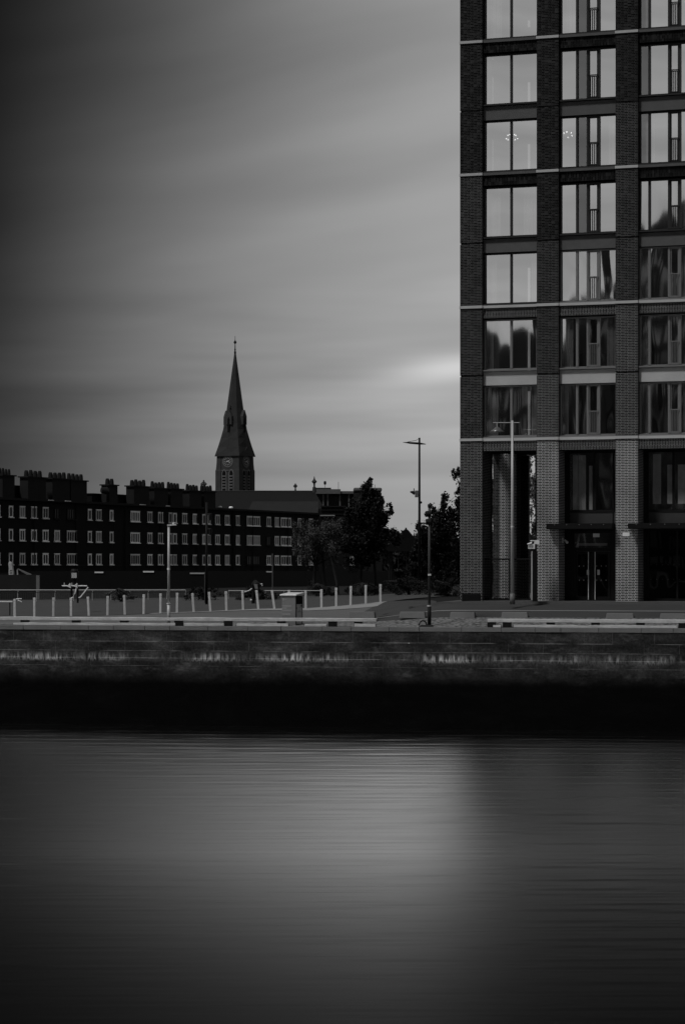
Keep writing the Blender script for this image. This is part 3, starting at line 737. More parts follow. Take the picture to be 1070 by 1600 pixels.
def terrace(name, x0, x1, label, wins, roof_z=15.62):
    s0, s1 = t_at(x0), t_at(x1); P = TA+TD*s0
    r = empty(name, (P.x, P.y, 4.5), label, 'apartment block', 'long brick apartment terrace', rz=ta)
    Lb = s1-s0
    wl = MB().box(0, Lb, 0, 9, 0, roof_z-4.5-.3); wl.build('wall', 'flatbrick', r)
    MB().box(-.2, Lb+.1, -.55, 9.3, roof_z-4.5-.297, roof_z-4.5-.1).build('cornice', 'flatbrick2', r)
    MB().box(-.15, Lb+.05, -.4, 9.2, roof_z-4.5-.097, roof_z-4.5).build('roof', 'slate', r)
    sc = MB(); 
    for zz in (2.75, ): sc.box(0, Lb, -.06, -.005, zz, zz+.12)
    sc.build('plinth_band', 'flatbrick2', r)
    for q_ in range(int(Lb/11)+1):
        xd = 3.2+q_*11+random.uniform(-1, 1)
        if xd < Lb: MB().tube([(xd, -.12, .5), (xd, -.12, roof_z-4.85)], .07, 6).build('downpipe', 'flatbrick2', r)
    for (xc, wpx, kind, rows) in wins:
        a = t_at(xc-wpx/2)-s0; b = t_at(xc+wpx/2)-s0
        for ri in range(3):
            st = rows[ri]
            if st == '.': continue
            z0 = ROWS[ri][0]-4.5
            f = win_proto(b-a, kind)
            if st == 'd': f.v = f.v
            o = f.build('window', 'winwhite' if st != 'd' else 'flatbrick2', r); o.location = (a, 0, z0)
            p = MB().box(.06, b-a-.06, -.03, -.004, .05, 1.28)
            pm = 'netcurtain' if (st == 'c' or (st == 'o' and random.random() < .25)) else 'winpane'
            po = p.build('pane', pm if st != 'd' else 'winpane', o)
            s = MB().box(-.14, b-a+.12, -.22, -.02, -.12, -.004)
            s.build('sill', 'winwhite' if st != 'd' else 'flatbrick2', o)
            if st != 'd':
                MB().box(-.06, b-a+.06, -.11, -.02, 1.334, 1.42).build('head', 'winwhite', o)
    return r, s0
t1, s01 = terrace('apartment_block', -40, 178, 'left brick apartment block with three rows of white framed windows under heavy chimneys',
    [(-25,8,'n','ooo'),(-4,8,'n','ooo'),(17,6,'s','ooo'),(34.8,8,'n','ooo'),(53,8,'n','ooo'),(71,8.5,'n','ooo'),(89,8,'n','doo'),(112,14.5,'w','doo'),(140,5.5,'s','ooo'),(154,8,'n','ooo'),(174,5.2,'s','ooo')])
t2, s02 = terrace('apartment_block', 178.3, 383, 'middle brick apartment block with evenly spaced white windows below the church',
    [(211,14,'w','oco'),(233.8,7,'n','ooo'),(250.5,7,'n','ooo'),(266,5,'s','ooo'),(273,5.3,'s','ooo'),(288.2,7,'n','ooo'),(304.5,7,'n','cco'),(318.5,5,'s','ooo'),(326.3,4,'s','ooo'),(339.5,6.5,'n','ooo'),(354.5,6.5,'n','ooo'),(371,5,'s','ooo')])
t3, s03 = terrace('apartment_block', 383.3, 560, 'right brick apartment block with wide bay windows partly behind the trees',
    [(395.5,20,'b','ocd'),(419.4,6.3,'n','odo'),(432,6,'n','oco'),(446.3,15.5,'w','ooo'),(467,4.5,'s','ooo'),(485,6,'n','o.o'),(503,5,'n','ooo'),(523.8,12,'w','ooo'),(541,3.6,'s','ooo'),(549,5.5,'n','..o')])
# attics and chimneys
def attic(par, s0, xa, xb, ztop, off=2.2):
    a = t_at(xa, off)-s0; b = t_at(xb, off)-s0
    o = MB().box(a, b, off, off+5.5, 15.623-4.5, ztop-4.5).build('attic', 'flatbrick', par)
    MB().box(a-.15, b+.15, off-.2, off+5.7, ztop-4.498, ztop-4.38).build('coping', 'flatbrick2', o)
attic(t1, s01, -30, 130, 17.2); attic(t1, s01, 144, 178, 16.75)
attic(t2, s02, 179, 331, 16.8)
def chimney(par, s0, xa, xb, ytop, npots, off=1.2):
    xm = (xa+xb)/2; sm = t_at(xm, off); D = (TA+TD*sm+TN*off).y
    a = t_at(xa, off)-s0; b = t_at(xb, off)-s0; z = PZ(ytop+7, D)-4.5
    c = MB().box(a, b, off-.6, off+.6, 15.6-4.5+.03, z).build('chimney', 'flatbrick2', par)
    MB().box(a-.25, b+.25, off-.75, off+.75, z+.002, z+.16).build('chimney_cap', 'flatbrick2', c)
    for i in range(npots):
        x = lerp(a, b, (i+.5)/npots) if npots > 1 else (a+b)/2
        hh = .78+random.uniform(-.06, .1)
        MB().tube([(x,off,z+.162),(x,off,z+.162+hh*.75),(x,off,z+.162+hh)], [(b-a)/npots*.29,(b-a)/npots*.24,(b-a)/npots*.17], 8).build('chimney_pot', 'flatbrick2', c)
for a_ in ((-2,17,737,4),(38,66,740,4),(76,103.5,742.5,4),(105,130,745,4),(165,178,752,2)): chimney(t1, s01, *a_)
for a_ in ((203.5,227.5,754,4),(235.5,257,757,4),(261,280,758,4),(290.5,309.5,761,4),(313,331,762,4)): chimney(t2, s02, *a_)
D = (TA+TD*t_at(160, 1.5)+TN*1.5).y
dsh = MB().tube([(t_at(160,1.2)-s01-.25,1.2,PZ(766,D)-4.5),(t_at(160,1.2)-s01+.35,.7,PZ(767,D)-4.5)], [.35,.5], 12)
dsh.build('satellite_dish', 'flatbrick2', t1)
for (xa, xb, y) in ((70,78,778.6),(96,105,781.3),(213,222,790),(254,260,792)):
    a = t_at(xa)-s01; b = t_at(xb)-s01; MB().box(a, b, -.62, -.56, 15.48-4.5, 15.58-4.5).build('flashing', 'steel_lt', t1) if xa < 178 else MB().box(t_at(xa)-s02, t_at(xb)-s02, -.62, -.56, 15.48-4.5, 15.58-4.5).build('flashing', 'steel_lt', t2)
# seagulls-like pale vents on the roof
for x in (346, 363): 
    MB().ball((t_at(x)-s02, 0.2, 15.78-4.5), .33, 8, 5, .6).build('roof_vent', 'winwhite', t2)
# ------------------------------------------------------------------ church
CD = 445.0
def cz(y): return PZ(y, CD)
ch = empty('church', (PX(367.5, CD), CD, 4.5), 'dark stone church with a tall broached spire and clock tower', 'church', rz=0)
TH = R(31); ppm = F/CD; wside = 40.5/ppm
def rot(x, y): return (x*math.cos(TH)+y*math.sin(TH)*1, -x*math.sin(TH)*-1*-1+y*math.cos(TH)) 
def rp_(x, y, z):   # tower local -> church local. local -y face is the wide one, +x face is the narrow one
    c, s_ = math.cos(TH), math.sin(TH)
    return (x*c-y*s_*-1*-1, x*s_+y*c, z)
# rotate so that wide face (-y) turns toward the left: rotation by -TH about z
tw = bpy.data.objects.new('tower', None)
c, s_ = math.cos(-TH), math.sin(-TH)
def T(x, y, z): return (x*math.cos(-TH)-y*math.sin(-TH), x*math.sin(-TH)+y*math.cos(-TH), z)
hw = wside/2
def zz(y): return cz(y)-4.5
bodym = MB()
sq = lambda h, z: [T(-h,-h,z), T(h,-h,z), T(h,h,z), T(-h,h,z)]
bodym.loft([sq(hw, 0), sq(hw, zz(713))])
body = bodym.build('tower', 'oldstone', ch)
# corner buttresses
for (sx, sy) in ((-1,-1),(1,-1),(1,1),(-1,1)):
    bt = MB()
    def bs(h, z): 
        cx, cy = sx*(hw-.38), sy*(hw-.38)
        return [T(cx-h,cy-h,z),T(cx+h,cy-h,z),T(cx+h,cy+h,z),T(cx-h,cy+h,z)]
    bt.loft([bs(.62,0),bs(.60,zz(736)),bs(.52,zz(733)),bs(.45,zz(724)),bs(.42,zz(714))]); bt.build('buttress', 'oldstone', body)
# string line
MB().loft([sq(hw+.12, zz(736)), sq(hw+.12, zz(735))]).build('string_course', 'oldstone_lt', body)
# face fittings
def face_fn(side):   # returns mapping (u across, z, d outwards) for the side
    if side == 0: return lambda u, v, d: T(u, -hw-d, v)
    if side == 1: return lambda u, v, d: T(hw+d, u, v)
    if side == 2: return lambda u, v, d: T(-u, hw+d, v)
    return lambda u, v, d: T(-hw-d, -u, v)
def arch(cx, z0, z1, w, n=8):
    pts = [(cx-w, z0), (cx+w, z0)]
    zs = z1-1.6*w
    for i in range(n+1):
        t = i/n; pts.append((cx+w*(1-t*t*0.999-0*t)*math.cos(t*math.pi/2*.9) if i < n else cx, lerp(zs, z1, math.sin(t*math.pi/2))))
    for i in range(n-1, -1, -1):
        t = i/n; pts.append((cx-w*(1-t*t*0.999)*math.cos(t*math.pi/2*.9), lerp(zs, z1, math.sin(t*math.pi/2))))
    return pts
M['clockface'] = grey('clock_face', .03, .6)
for side in range(4):
    fn = face_fn(side)
    for cx in (-.78, .78):
        MB().prism(arch(cx, zz(767), zz(733.5), .56), fn, .0, .10).build('belfry_surround', 'oldstone_lt', body)
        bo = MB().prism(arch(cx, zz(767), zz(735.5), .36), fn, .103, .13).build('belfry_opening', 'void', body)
        lv = MB()
        for i in range(5):
            z0 = zz(764-i*4.6)
            lv.prism([(cx-.35, z0), (cx+.35, z0), (cx+.35, z0+.26), (cx-.35, z0+.26)], fn, .134, .2)
        lv.build('louvre', 'louvre', bo)
    # clock
    zc_ = zz(721.5); rr = .72
    circ = lambda r, n=28: [(r*math.cos(2*math.pi*i/n), zc_+r*math.sin(2*math.pi*i/n)) for i in range(n)]
    MB().prism(circ(1.12), fn, 0, .06).build('clock_surround', 'oldstone_lt', body)
    ck = MB().prism(circ(.85), fn, .063, .10).build('clock', 'clockface', body)
    rg = MB()
    for i in range(12):
        a = 2*math.pi*i/12
        r0, r1, w_ = .52, .76, .045
        ca, sa = math.cos(a), math.sin(a)
        rg.prism([(r0*ca-w_*sa, zc_+r0*sa+w_*ca), (r0*ca+w_*sa, zc_+r0*sa-w_*ca), (r1*ca+w_*sa, zc_+r1*sa-w_*ca), (r1*ca-w_*sa, zc_+r1*sa+w_*ca)], fn, .103, .12)
    rg.build('hour_marks', grey('clock_marks', .30, .6), ck)
    hn = MB()
    for (ang, ln, w_) in ((R(20), .42, .07), (R(200), .35, .06), (R(-25), .62, .05), (R(155), .2, .05)):
        ca, sa = math.cos(ang), math.sin(ang)
        hn.prism([(-w_*sa, zc_+w_*ca), (w_*sa, zc_-w_*ca), (ln*ca+w_*sa, zc_+ln*sa-w_*ca), (ln*ca-w_*sa, zc_+ln*sa+w_*ca)], fn, .123, .14)
    hn.build('clock_hands', grey('clock_hand', .35, .6), ck)
    # gable over clock
    gb = MB().prism([(-1.25, zz(713.0)), (1.25, zz(713.0)), (0, zz(699))], fn, -1.6, .22); gb.build('clock_gable', 'oldstone', body)
# spire: square base blending to an octagon
def ring(hx, z, octf):  # octf 0 = square, 1 = octagon ; 8 verts
    r = []
    for i in range(8):
        a = math.pi/4*i
        if i % 2 == 0: x, y = math.cos(a)*hx, math.sin(a)*hx          # mid sides
        else:
            kx = lerp(hx, hx*.7071*1.0, octf); x, y = math.copysign(kx, math.cos(a)), math.copysign(kx, math.sin(a))
        r.append(T(x, y, z))
    return r
sil = math.cos(TH)+math.sin(TH)
sp = MB()
sp.loft([ring(31.5/ppm/sil, zz(713.5), 0), ring(31.3/ppm/sil, zz(712.3), 0), ring(26.5/ppm/1.27, zz(699), .25), ring(22/ppm/1.16, zz(685), .5), ring(18.3/ppm/1.03, zz(671), .85), ring(17/ppm, zz(660), 1), ring(13.4/ppm, zz(640), 1), ring(1.3/ppm, zz(552), 1)])
spire = sp.build('spire', 'slate', ch)
spire.data.materials[0] = grey('spire_stone', .026, .85, var=.5, sc=.9)
for a in range(4):
    ang = math.pi/2*a-TH+math.pi/2*0
    ca, sa = math.cos(ang), math.sin(ang)
    def lf(u, v, d, ca=ca, sa=sa): return (ca*d-sa*u, sa*d+ca*u, v)
    lu = MB().prism([(-.62, zz(664)), (.62, zz(664)), (.62, zz(651)), (0, zz(641)), (-.62, zz(651))], lf, .6, 18.2/ppm)
    lo = lu.build('lucarne', 'oldstone', spire)
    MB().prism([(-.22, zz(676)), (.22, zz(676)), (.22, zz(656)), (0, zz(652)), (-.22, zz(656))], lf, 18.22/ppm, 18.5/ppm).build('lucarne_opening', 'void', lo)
    MB().tube([lf(0, zz(641.5), 13.6/ppm), lf(0, zz(634), 13.6/ppm)], .05, 6).build('lucarne_finial', 'black', lo)
    cr = MB(); z_ = zz(638.5); cr.tube([lf(-.2, z_, 13.6/ppm), lf(.2, z_, 13.6/ppm)], .06, 6); cr.tube([lf(0, z_, 12.6/ppm), lf(0, z_, 14.9/ppm)], .06, 6); cr.build('finial_arms', 'black', lo)
fi = MB(); fi.tube([(0,0,zz(554)),(0,0,zz(550)),(0,0,zz(548)),(0,0,zz(546.5)),(0,0,zz(545)),(0,0,zz(536)),(0,0,zz(525))], [.15,.2,.1,.17,.1,.06,.035], 8)
fi.tube([(0,0,zz(537.5)),(0,0,zz(535)),(0,0,zz(532))], [.1,.30,.1], 8)
fi.build('spire_finial', 'black', spire)
# nave roof
def nave(xa, xb, yr, ye, depth, D, hip):
    X0, X1 = PX(xa, D)-ch.location.x, PX(xb, D)-ch.location.x; zr_ = PZ(yr, D)-4.5; ze = PZ(ye, D)-4.5; yo = D-CD
    m_ = MB(); m_.v = [(X0,yo-depth,ze),(X1+hip,yo-depth,ze),(X1+hip,yo+depth,ze),(X0,yo+depth,ze),(X0,yo,zr_),(X1,yo,zr_)]
    m_.f = [(0,1,5,4),(1,2,5),(2,3,4,5),(3,0,4),(0,3,2,1)]
    wl = MB().box(X0+.2, X1+hip-.3, yo-depth+.5, yo+depth-.5, 0, ze-.01)
    return m_, wl, X1, yo, zr_
m_, wl, X1, yo, zr_ = nave(300, 491, 767.5, 806, 6.0, CD-9, 2.6)
nv = m_.build('nave_roof', 'slate', ch); wl.build('nave_wall', 'oldstone', ch)
MB().tube([(PX(300,CD-9)-ch.location.x,yo,zr_),(X1,yo,zr_)], .14, 6).build('ridge', 'oldstone', nv)
def cross(xp, ytop, ybot, D, kind):
    X = PX(xp, D)-ch.location.x; z0 = PZ(ybot, D)-4.5; z1 = PZ(ytop, D)-4.5; h = z1-z0; m2 = MB(); y0 = D-CD
    if kind == 'celtic':
        m2.tube([(X,y0,z0-.3),(X,y0,z0+h*.35),(X,y0,z1)], [.22,.12,.12], 8)
        zc = z0+h*.65; m2.tube([(X-h*.27,y0,zc),(X+h*.27,y0,zc)], .13, 8)
        m2.tube([(X+h*.19*math.cos(t*math.pi/8),y0,zc+h*.19*math.sin(t*math.pi/8)) for t in range(17)], .09, 6)
        m2.box(X-h*.1, X+h*.1, y0-.1, y0+.1, zc-h*.1, zc+h*.1)
    else:
        m2.tube([(X,y0,z0-.3),(X,y0,z0+h*.25),(X,y0,z0+h*.3),(X,y0,z0+h*.5),(X,y0,z0+h*.62),(X,y0,z0+h*.8),(X,y0,z1)], [.4,.3,.15,.18,.5,.15,.03], 8)
    m2.build('roof_cross', 'oldstone', ch)
cross(318.5, 750, 768, CD-9, 'celtic'); cross(461.5, 755.5, 767, CD-9, 'celtic'); cross(491, 744, 767, CD-9.1, 'finial')
# lower gabled porch roof to the right of nave
m3 = MB(); X0, X1b = PX(385, CD-16)-ch.location.x, PX(497, CD-16)-ch.location.x; y_ = -16
m3.v = [(X0,y_-3,PZ(806,CD-16)-4.5),(X1b,y_-3,PZ(806,CD-16)-4.5),(X1b,y_+2,PZ(783,CD-16)-4.5),(X0+1,y_+2,PZ(783,CD-16)-4.5),(X0,y_+2,PZ(806,CD-16)-4.5),(X1b,y_+2,PZ(806,CD-16)-4.5)]
m3.f = [(0,1,2,3),(1,5,2),(0,3,4),(0,4,5,1),(3,2,5,4)]
m3.build('aisle_roof', grey('aisle_slate', .014, .8, var=.5, sc=.8), ch)
# ------------------------------------------------------------------ modern flat-roofed block behind the church
D = 520; fb = empty('flat_roofed_block', (PX(490,D), D, 4.5), 'pale topped flat roofed modern block behind the tall dark tree', 'apartment block')
Xl = lambda x: PX(x,D)-fb.location.x; Zl = lambda y: PZ(y,D)-4.5
M['fb_band'] = grey('pale_fascia', .08, .8, var=.3, sc=.6); M['fb_dark'] = grey('recessed_storey', .02, .8)
MB().box(Xl(488), Xl(597), 1, 14, 0, Zl(792)).build('lower_storeys', grey('block_dark', .008, .9), fb)
MB().box(Xl(489), Xl(596), 2.5, 13, Zl(792)+.002, Zl(771.6)).build('upper_storey', 'fb_dark', fb)
MB().box(Xl(488), Xl(532), 0, 14, Zl(771.5), Zl(764.3)).build('roof_fascia', 'fb_band', fb)
MB().box(Xl(532)+.003, Xl(552), .3, 14, Zl(771.3), Zl(767.3)).build('roof_fascia', 'fb_band', fb)
MB().box(Xl(552)+.003, Xl(596.5), -.3, 14, Zl(768), Zl(762)).build('roof_fascia', 'fb_band', fb, bevel=.3)
MB().box(Xl(552), Xl(596), -.1, 14, Zl(792), Zl(769.8)).build('end_bay', grey('end_bay', .012, .9), fb)
MB().box(Xl(490), Xl(517), 3, 8, Zl(764.2), Zl(761.3)).build('plant_room', 'fb_dark', fb)
for x in (512, 531, 545, 505): MB().box(Xl(x-1), Xl(x+1), .8, 1.2, Zl(792), Zl(771.6)).build('column', 'fb_band', fb)
for (x, y0, y1, r_) in ((507.5, 763, 751, .05), (528.6, 764, 752, .05), (586, 762, 756, .05)): MB().tube([(Xl(x),4,Zl(y0)),(Xl(x),4,Zl(y1))], r_, 6).build('mast', 'black', fb)
MB().ball((Xl(507.5),4,Zl(753.5)), .3, 8, 5, 1.6).build('antenna', 'black', fb)
# low terrace piece right: parapet with pale ledge
D = 330; lo_ = MB().box(PX(502,D), PX(524,D), D, D+4, 12, PZ(805.5,D)); 
lr = empty('stepped_parapet_house', (PX(513,D), D, 4.5), 'small dark house with stepped parapet and pale ledge behind the leafy tree', 'house')
Xl = lambda x: PX(x,D)-lr.location.x; Zl = lambda y: PZ(y,D)-4.5
MB().box(Xl(498), Xl(545), 0, 6, 0, Zl(806.5)).build('wall', 'flatbrick', lr)
MB().box(Xl(500), Xl(523), -.2, 3, Zl(806.3), Zl(804.6)).build('ledge', grey('pale_ledge', .2, .8), lr)
MB().box(Xl(502), Xl(540), .3, 6, Zl(804.5), Zl(790)).build('upper_wall', 'flatbrick', lr)
for y in (797.5, 792): MB().box(Xl(501), Xl(541), .1, .29, Zl(y), Zl(y-1.2)).build('coping_band', 'flatbrick2', lr)
# ------------------------------------------------------------------ shelter with pointed roof
D = 178; pk = empty('park_shelter', (PX(634,D), D, G(PX(634,D),D)), 'dark shelter with steep pointed roof between the trees', 'shelter')
Xl = lambda x: PX(x,D)-pk.location.x; Zl = lambda y: PZ(y,D)-pk.location.z
rf = MB(); n=8
prof2 = [(44, 862), (30, 852), (16, 841), (5, 829), (.8, 826)]
rf.loft([[(Xl(634+p*math.cos(math.pi/4+math.pi/2*j)*1.2), (p*math.sin(math.pi/4+math.pi/2*j)*1.2)/F*D, Zl(y)) for j in range(4)] for p, y in prof2]); rf.build('roof', grey('shelter_roof', .004, 1, spec=0), pk)
for x, d in ((608,-1),(636,-1.2),(660,-1),(612,1),(656,1)): MB().tube([(Xl(x),d,0),(Xl(x),d,Zl(861))], .12 if x == 636 else .07, 8).build('post', 'black', pk)
MB().tube([(Xl(634),0,Zl(827)),(Xl(634),0,Zl(824.5))], .07, 6).build('finial', 'black', pk)
MB().box(Xl(574), Xl(640), 1.5, 1.7, 0, Zl(893)).build('back_screen', 'blackmatt', pk)
# ------------------------------------------------------------------ trees
def tree(name, xp, D, ytop, blobs, label, nl, leaf, lm, stems=((0,0),), group='trees behind the lawn', ytrunk=None, seed=1, cat='tree'):
    rnd = random.Random(seed); X = PX(xp, D); zb = G(X, D) if D < 400 else 5.4
    r = empty(name, (X, D, zb), label, cat, group)
    tr = MB()
    loc = []
    for (bx, by, rx, ry) in blobs:
        loc.append(((bx-xp)/F*D, PZ(by, D)-zb, rx/F*D, ry/F*D))
    for (sx, sy) in stems:
        top = loc[0]; 
        pts = []; h = top[1]+top[3]*.6
        for i in range(7):
            t = i/6; pts.append((sx+(top[0]-sx)*t*t+rnd.uniform(-.05,.05), sy, h*t))
        tr.tube(pts, [.10*(1-.8*i/6)+.015 for i in range(7)], 7)
    for (bx, bz, rx, rz) in loc:
        for i in range(5):
            a = rnd.uniform(0, 6.28); e = (bx+rx*.75*math.cos(a), rx*.6*math.sin(a), bz+rz*rnd.uniform(-.5,.7))
            s_ = (stems[0][0]+(loc[0][0]-stems[0][0])*.4, stems[0][1], max(.8, bz-rz*1.1))
            mid = tuple(lerp(s_[k_], e[k_], .5)+rnd.uniform(-.1,.1) for k_ in range(3))
            tr.tube([s_, mid, e], [.04,.025,.008], 5)
    tr.build('trunk', 'bark', r, smooth=True)
    cr = MB(); tot = sum(b[2]*b[3] for b in loc)
    for (bx, bz, rx, rz) in loc:
        k_ = int(nl*rx*rz/tot); clumps = []
        for _ in range(max(10, int(rx*rz*13))):
            while True:
                p = Vector((rnd.uniform(-1,1), rnd.uniform(-1,1), rnd.uniform(-1,1)))
                if p.length <= 1 and p.length > .25: break
            clumps.append((p, rnd.uniform(.13,.30)))
        for _ in range(k_):
            cp, cr_ = rnd.choice(clumps)
            q_ = Vector((rnd.gauss(0,1), rnd.gauss(0,1), rnd.gauss(0,1)))*cr_*.6
            p = Vector((bx+(cp.x+q_.x)*rx, (cp.y+q_.y)*(rx+rz)*.5, bz+(cp.z+q_.z)*rz))
            d1 = Vector((rnd.gauss(0,1), rnd.gauss(0,1), rnd.gauss(0,1)))
            d1.normalize(); d2 = d1.cross(Vector((rnd.gauss(0,1), rnd.gauss(0,1), rnd.gauss(0,1)))).normalized()
            l = leaf*rnd.uniform(.6,1.4); w_ = l*.55
            b0 = len(cr.v)
            cr.v += [tuple(p-d1*l*.5), tuple(p+d2*w_*.5), tuple(p+d1*l*.5), tuple(p-d2*w_*.5)]
            cr.f.append((b0,b0+1,b0+2,b0+3))
    cr.build('crown', lm, r, recalc=False)
    return r
tree('broadleaf_tree', 575, 168, 745, [(572,815,26,46),(576,772,17,18),(588,778,14,16),(590,790,15,22),(598,808,14,20),(560,850,34,34),(595,845,24,30),(555,800,16,22),(578,752,3.5,9),(545,830,16,22),(608,795,5,10)],
     'tallest dark tree standing before the flat roofed block', 22000, .19, 'leaf_dark', ((-.5,0),(.55,.3)), seed=3)
tree('birch_tree', 497, 163, 800, [(495,845,32,34),(515,850,24,30),(475,850,20,28),(490,822,22,18),(470,830,13,18),(525,825,14,18)],
     'lower loose leaved tree covering the right end of the terrace', 14000, .11, 'leaf_mid', ((-.3,0),(.4,.2),(1.3,-.3)), seed=5)
tree('broadleaf_tree', 690, 158, 765, [(655,855,17,34),(646,892,20,18),(676,850,26,44),(700,880,26,40),(686,835,26,44),(690,795,14,24),(708,850,28,52),(664,860,18,34),(700,790,12,22),(676,805,12,18),(720,810,20,40),(650,880,14,24)],
     'round dark tree just left of the brick tower corner', 26000, .17, 'leaf_dark', ((-.3,0),(.3,.2)), seed=8)
tree('broadleaf_tree', 735, 172, 722, [(722,752,13,16),(712,738,6,10),(732,790,22,40),(722,775,14,14),(738,760,14,20)],
     'dark tree behind the tower showing past its left edge and through the open bays', 8000, .16, 'leaf_dark', seed=11)
tree('broadleaf_tree', 775, 150, 700, [(765,745,16,60),(775,850,16,60),(838,740,16,60),(836,800,12,50),(836,860,14,40),(846,780,12,60),(800,800,30,80)],
     'leafy tree behind the tower seen only through the tall slots of the open bay', 13000, .15, 'leaf_light', seed=12)
far = MB(); fr_ = random.Random(4)
for i in range(9000):
    xp = fr_.uniform(585, 1300); X_ = PX(xp, 860); hmax = 6+5*mnoise.noise(Vector((xp*.05, 0, 0)))+4*mnoise.noise(Vector((xp*.21, 3, 0)))
    c_ = Vector((X_, 860+fr_.uniform(0, 40), 5+fr_.uniform(0, 1)**.6*max(3, hmax+4))); b0 = len(far.v); l = fr_.uniform(.8, 2.2)
    d1 = Vector((fr_.gauss(0,1), fr_.gauss(0,1), fr_.gauss(0,1))).normalized(); d2 = d1.cross(Vector((fr_.gauss(0,1), fr_.gauss(0,1), fr_.gauss(0,1)))).normalized()
    far.v += [tuple(c_-d1*l), tuple(c_+d2*l*.8), tuple(c_+d1*l), tuple(c_-d2*l*.8)]; far.f.append((b0,b0+1,b0+2,b0+3))
fw = far.build('far_woodland', 'leaf_far', recalc=False); fw['kind'] = 'stuff'; tag(fw, 'hazy far line of woodland on the horizon between the terrace and the tower', 'woodland')
for i, (x, y, rx, ry) in enumerate(((601,842,20,18),(622,842,14,11),(642,848,16,14))):
    tree('distant_tree', x, 700+i*30, 0, [(x,y,rx,ry),(x-6,y+8,rx,ry),(x+5,y+10,rx,ry)], ('hazy far tree left of the shelter peak','hazy far tree directly behind the shelter peak','hazy far tree between shelter and round tree')[i], 2500, .8, 'leaf_far', group='distant trees', seed=20+i)
def shrub(x, y, rx, ry, D, label, nl=1500, name='shrub', leaf=.09, lm='leaf_dark', seed=0):
    return tree(name, x, D, 0, [(x-rx*.5,y,rx*.6,ry),(x+rx*.4,y+ry*.15,rx*.65,ry*.85),(x,y,rx*.5,ry*.9)], label, nl, leaf, lm, group='shrubs by the lawn', seed=seed, cat='shrub')
shrub(640,918,42,17,146,'long low dark hedge left of the tall black lamp post',5000,'hedge',seed=31)
shrub(697,918,30,20,140,'dense dark hedge between the quayside pole and the tower',4500,'hedge',seed=32)
shrub(572,925,30,17,150,'dark shrubs behind the last four bollards',3500,seed=33)
shrub(190,930,24,8,146,'low pale shrub by the mesh fence left of the short lamp post',1500,lm='leaf_mid',seed=34)
shrub(318,928,28,13,146,'dark shrub around the foot of the tall signal pole',2200,seed=35)
shrub(402,930,32,13,144,'dark shrub behind the hooded exercise machine',2500,seed=36)
shrub(500,925,24,15,152,'dark shrubs under the loose leaved tree',2500,seed=37)
shrub(727,930,15,10,115.5,'small clipped shrub in the planter at the tower corner',1500,seed=38,leaf=.06)
Y = 114.2; pl_ = MB().box(PX(722,Y), PX(751,Y), Y, Y+.7, 5.56, PZ(928,Y)); tag(pl_.build('planter', 'blackmatt', bevel=.02), 'dark rectangular planter at the foot of the tower corner pillar', 'planter')
# ------------------------------------------------------------------ the brick tower
TWA = math.atan(.323); BZ = 5.58
tr_ = empty('brick_tower', (5.57, 115.4, BZ), 'tall dark brick apartment tower with pale string courses and big windows', 'apartment tower', rz=-TWA)
PIL = [(0, 1.08), (3.72, 4.76), (7.47, 8.52), (11.22, 12.27), (14.97, 16.02)]
BAY = [(1.08, 3.72), (4.76, 7.47), (8.52, 11.22), (12.27, 14.97)]
DEP = 9.0; REC = .38; GREC = 1.35
U = 6.28; B0 = 7.55
def unitbase(k): return B0+U*k
# pillars, split where the brick tone changes at each storey
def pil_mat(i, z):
    # lighter pointing low down and to the right; upward shade also put into the tones
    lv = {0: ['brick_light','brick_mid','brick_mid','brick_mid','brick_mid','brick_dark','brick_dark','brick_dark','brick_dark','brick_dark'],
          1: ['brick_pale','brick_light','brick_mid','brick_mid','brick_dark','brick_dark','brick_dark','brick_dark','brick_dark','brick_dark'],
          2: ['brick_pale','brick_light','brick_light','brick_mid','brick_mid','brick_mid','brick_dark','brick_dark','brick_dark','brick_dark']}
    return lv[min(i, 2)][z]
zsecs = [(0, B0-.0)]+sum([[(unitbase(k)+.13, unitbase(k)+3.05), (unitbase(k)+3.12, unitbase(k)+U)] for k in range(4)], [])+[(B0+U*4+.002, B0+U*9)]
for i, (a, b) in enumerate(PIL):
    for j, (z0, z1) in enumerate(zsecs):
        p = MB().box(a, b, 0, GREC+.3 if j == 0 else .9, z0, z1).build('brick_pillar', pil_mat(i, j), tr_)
    # recessed dark line halfway
    g = MB()
    for k in range(4): g.box(a+.03, b-.03, .03, .9, unitbase(k)+3.05, unitbase(k)+3.12)
    g.build('shadow_joint', 'brick_dark', tr_)
    for k in range(4):
        st = MB().box(a-.02, b+.02, -.06, .9, unitbase(k)+.002, unitbase(k)+.128).build('string_course', 'string', tr_, bevel=.006)
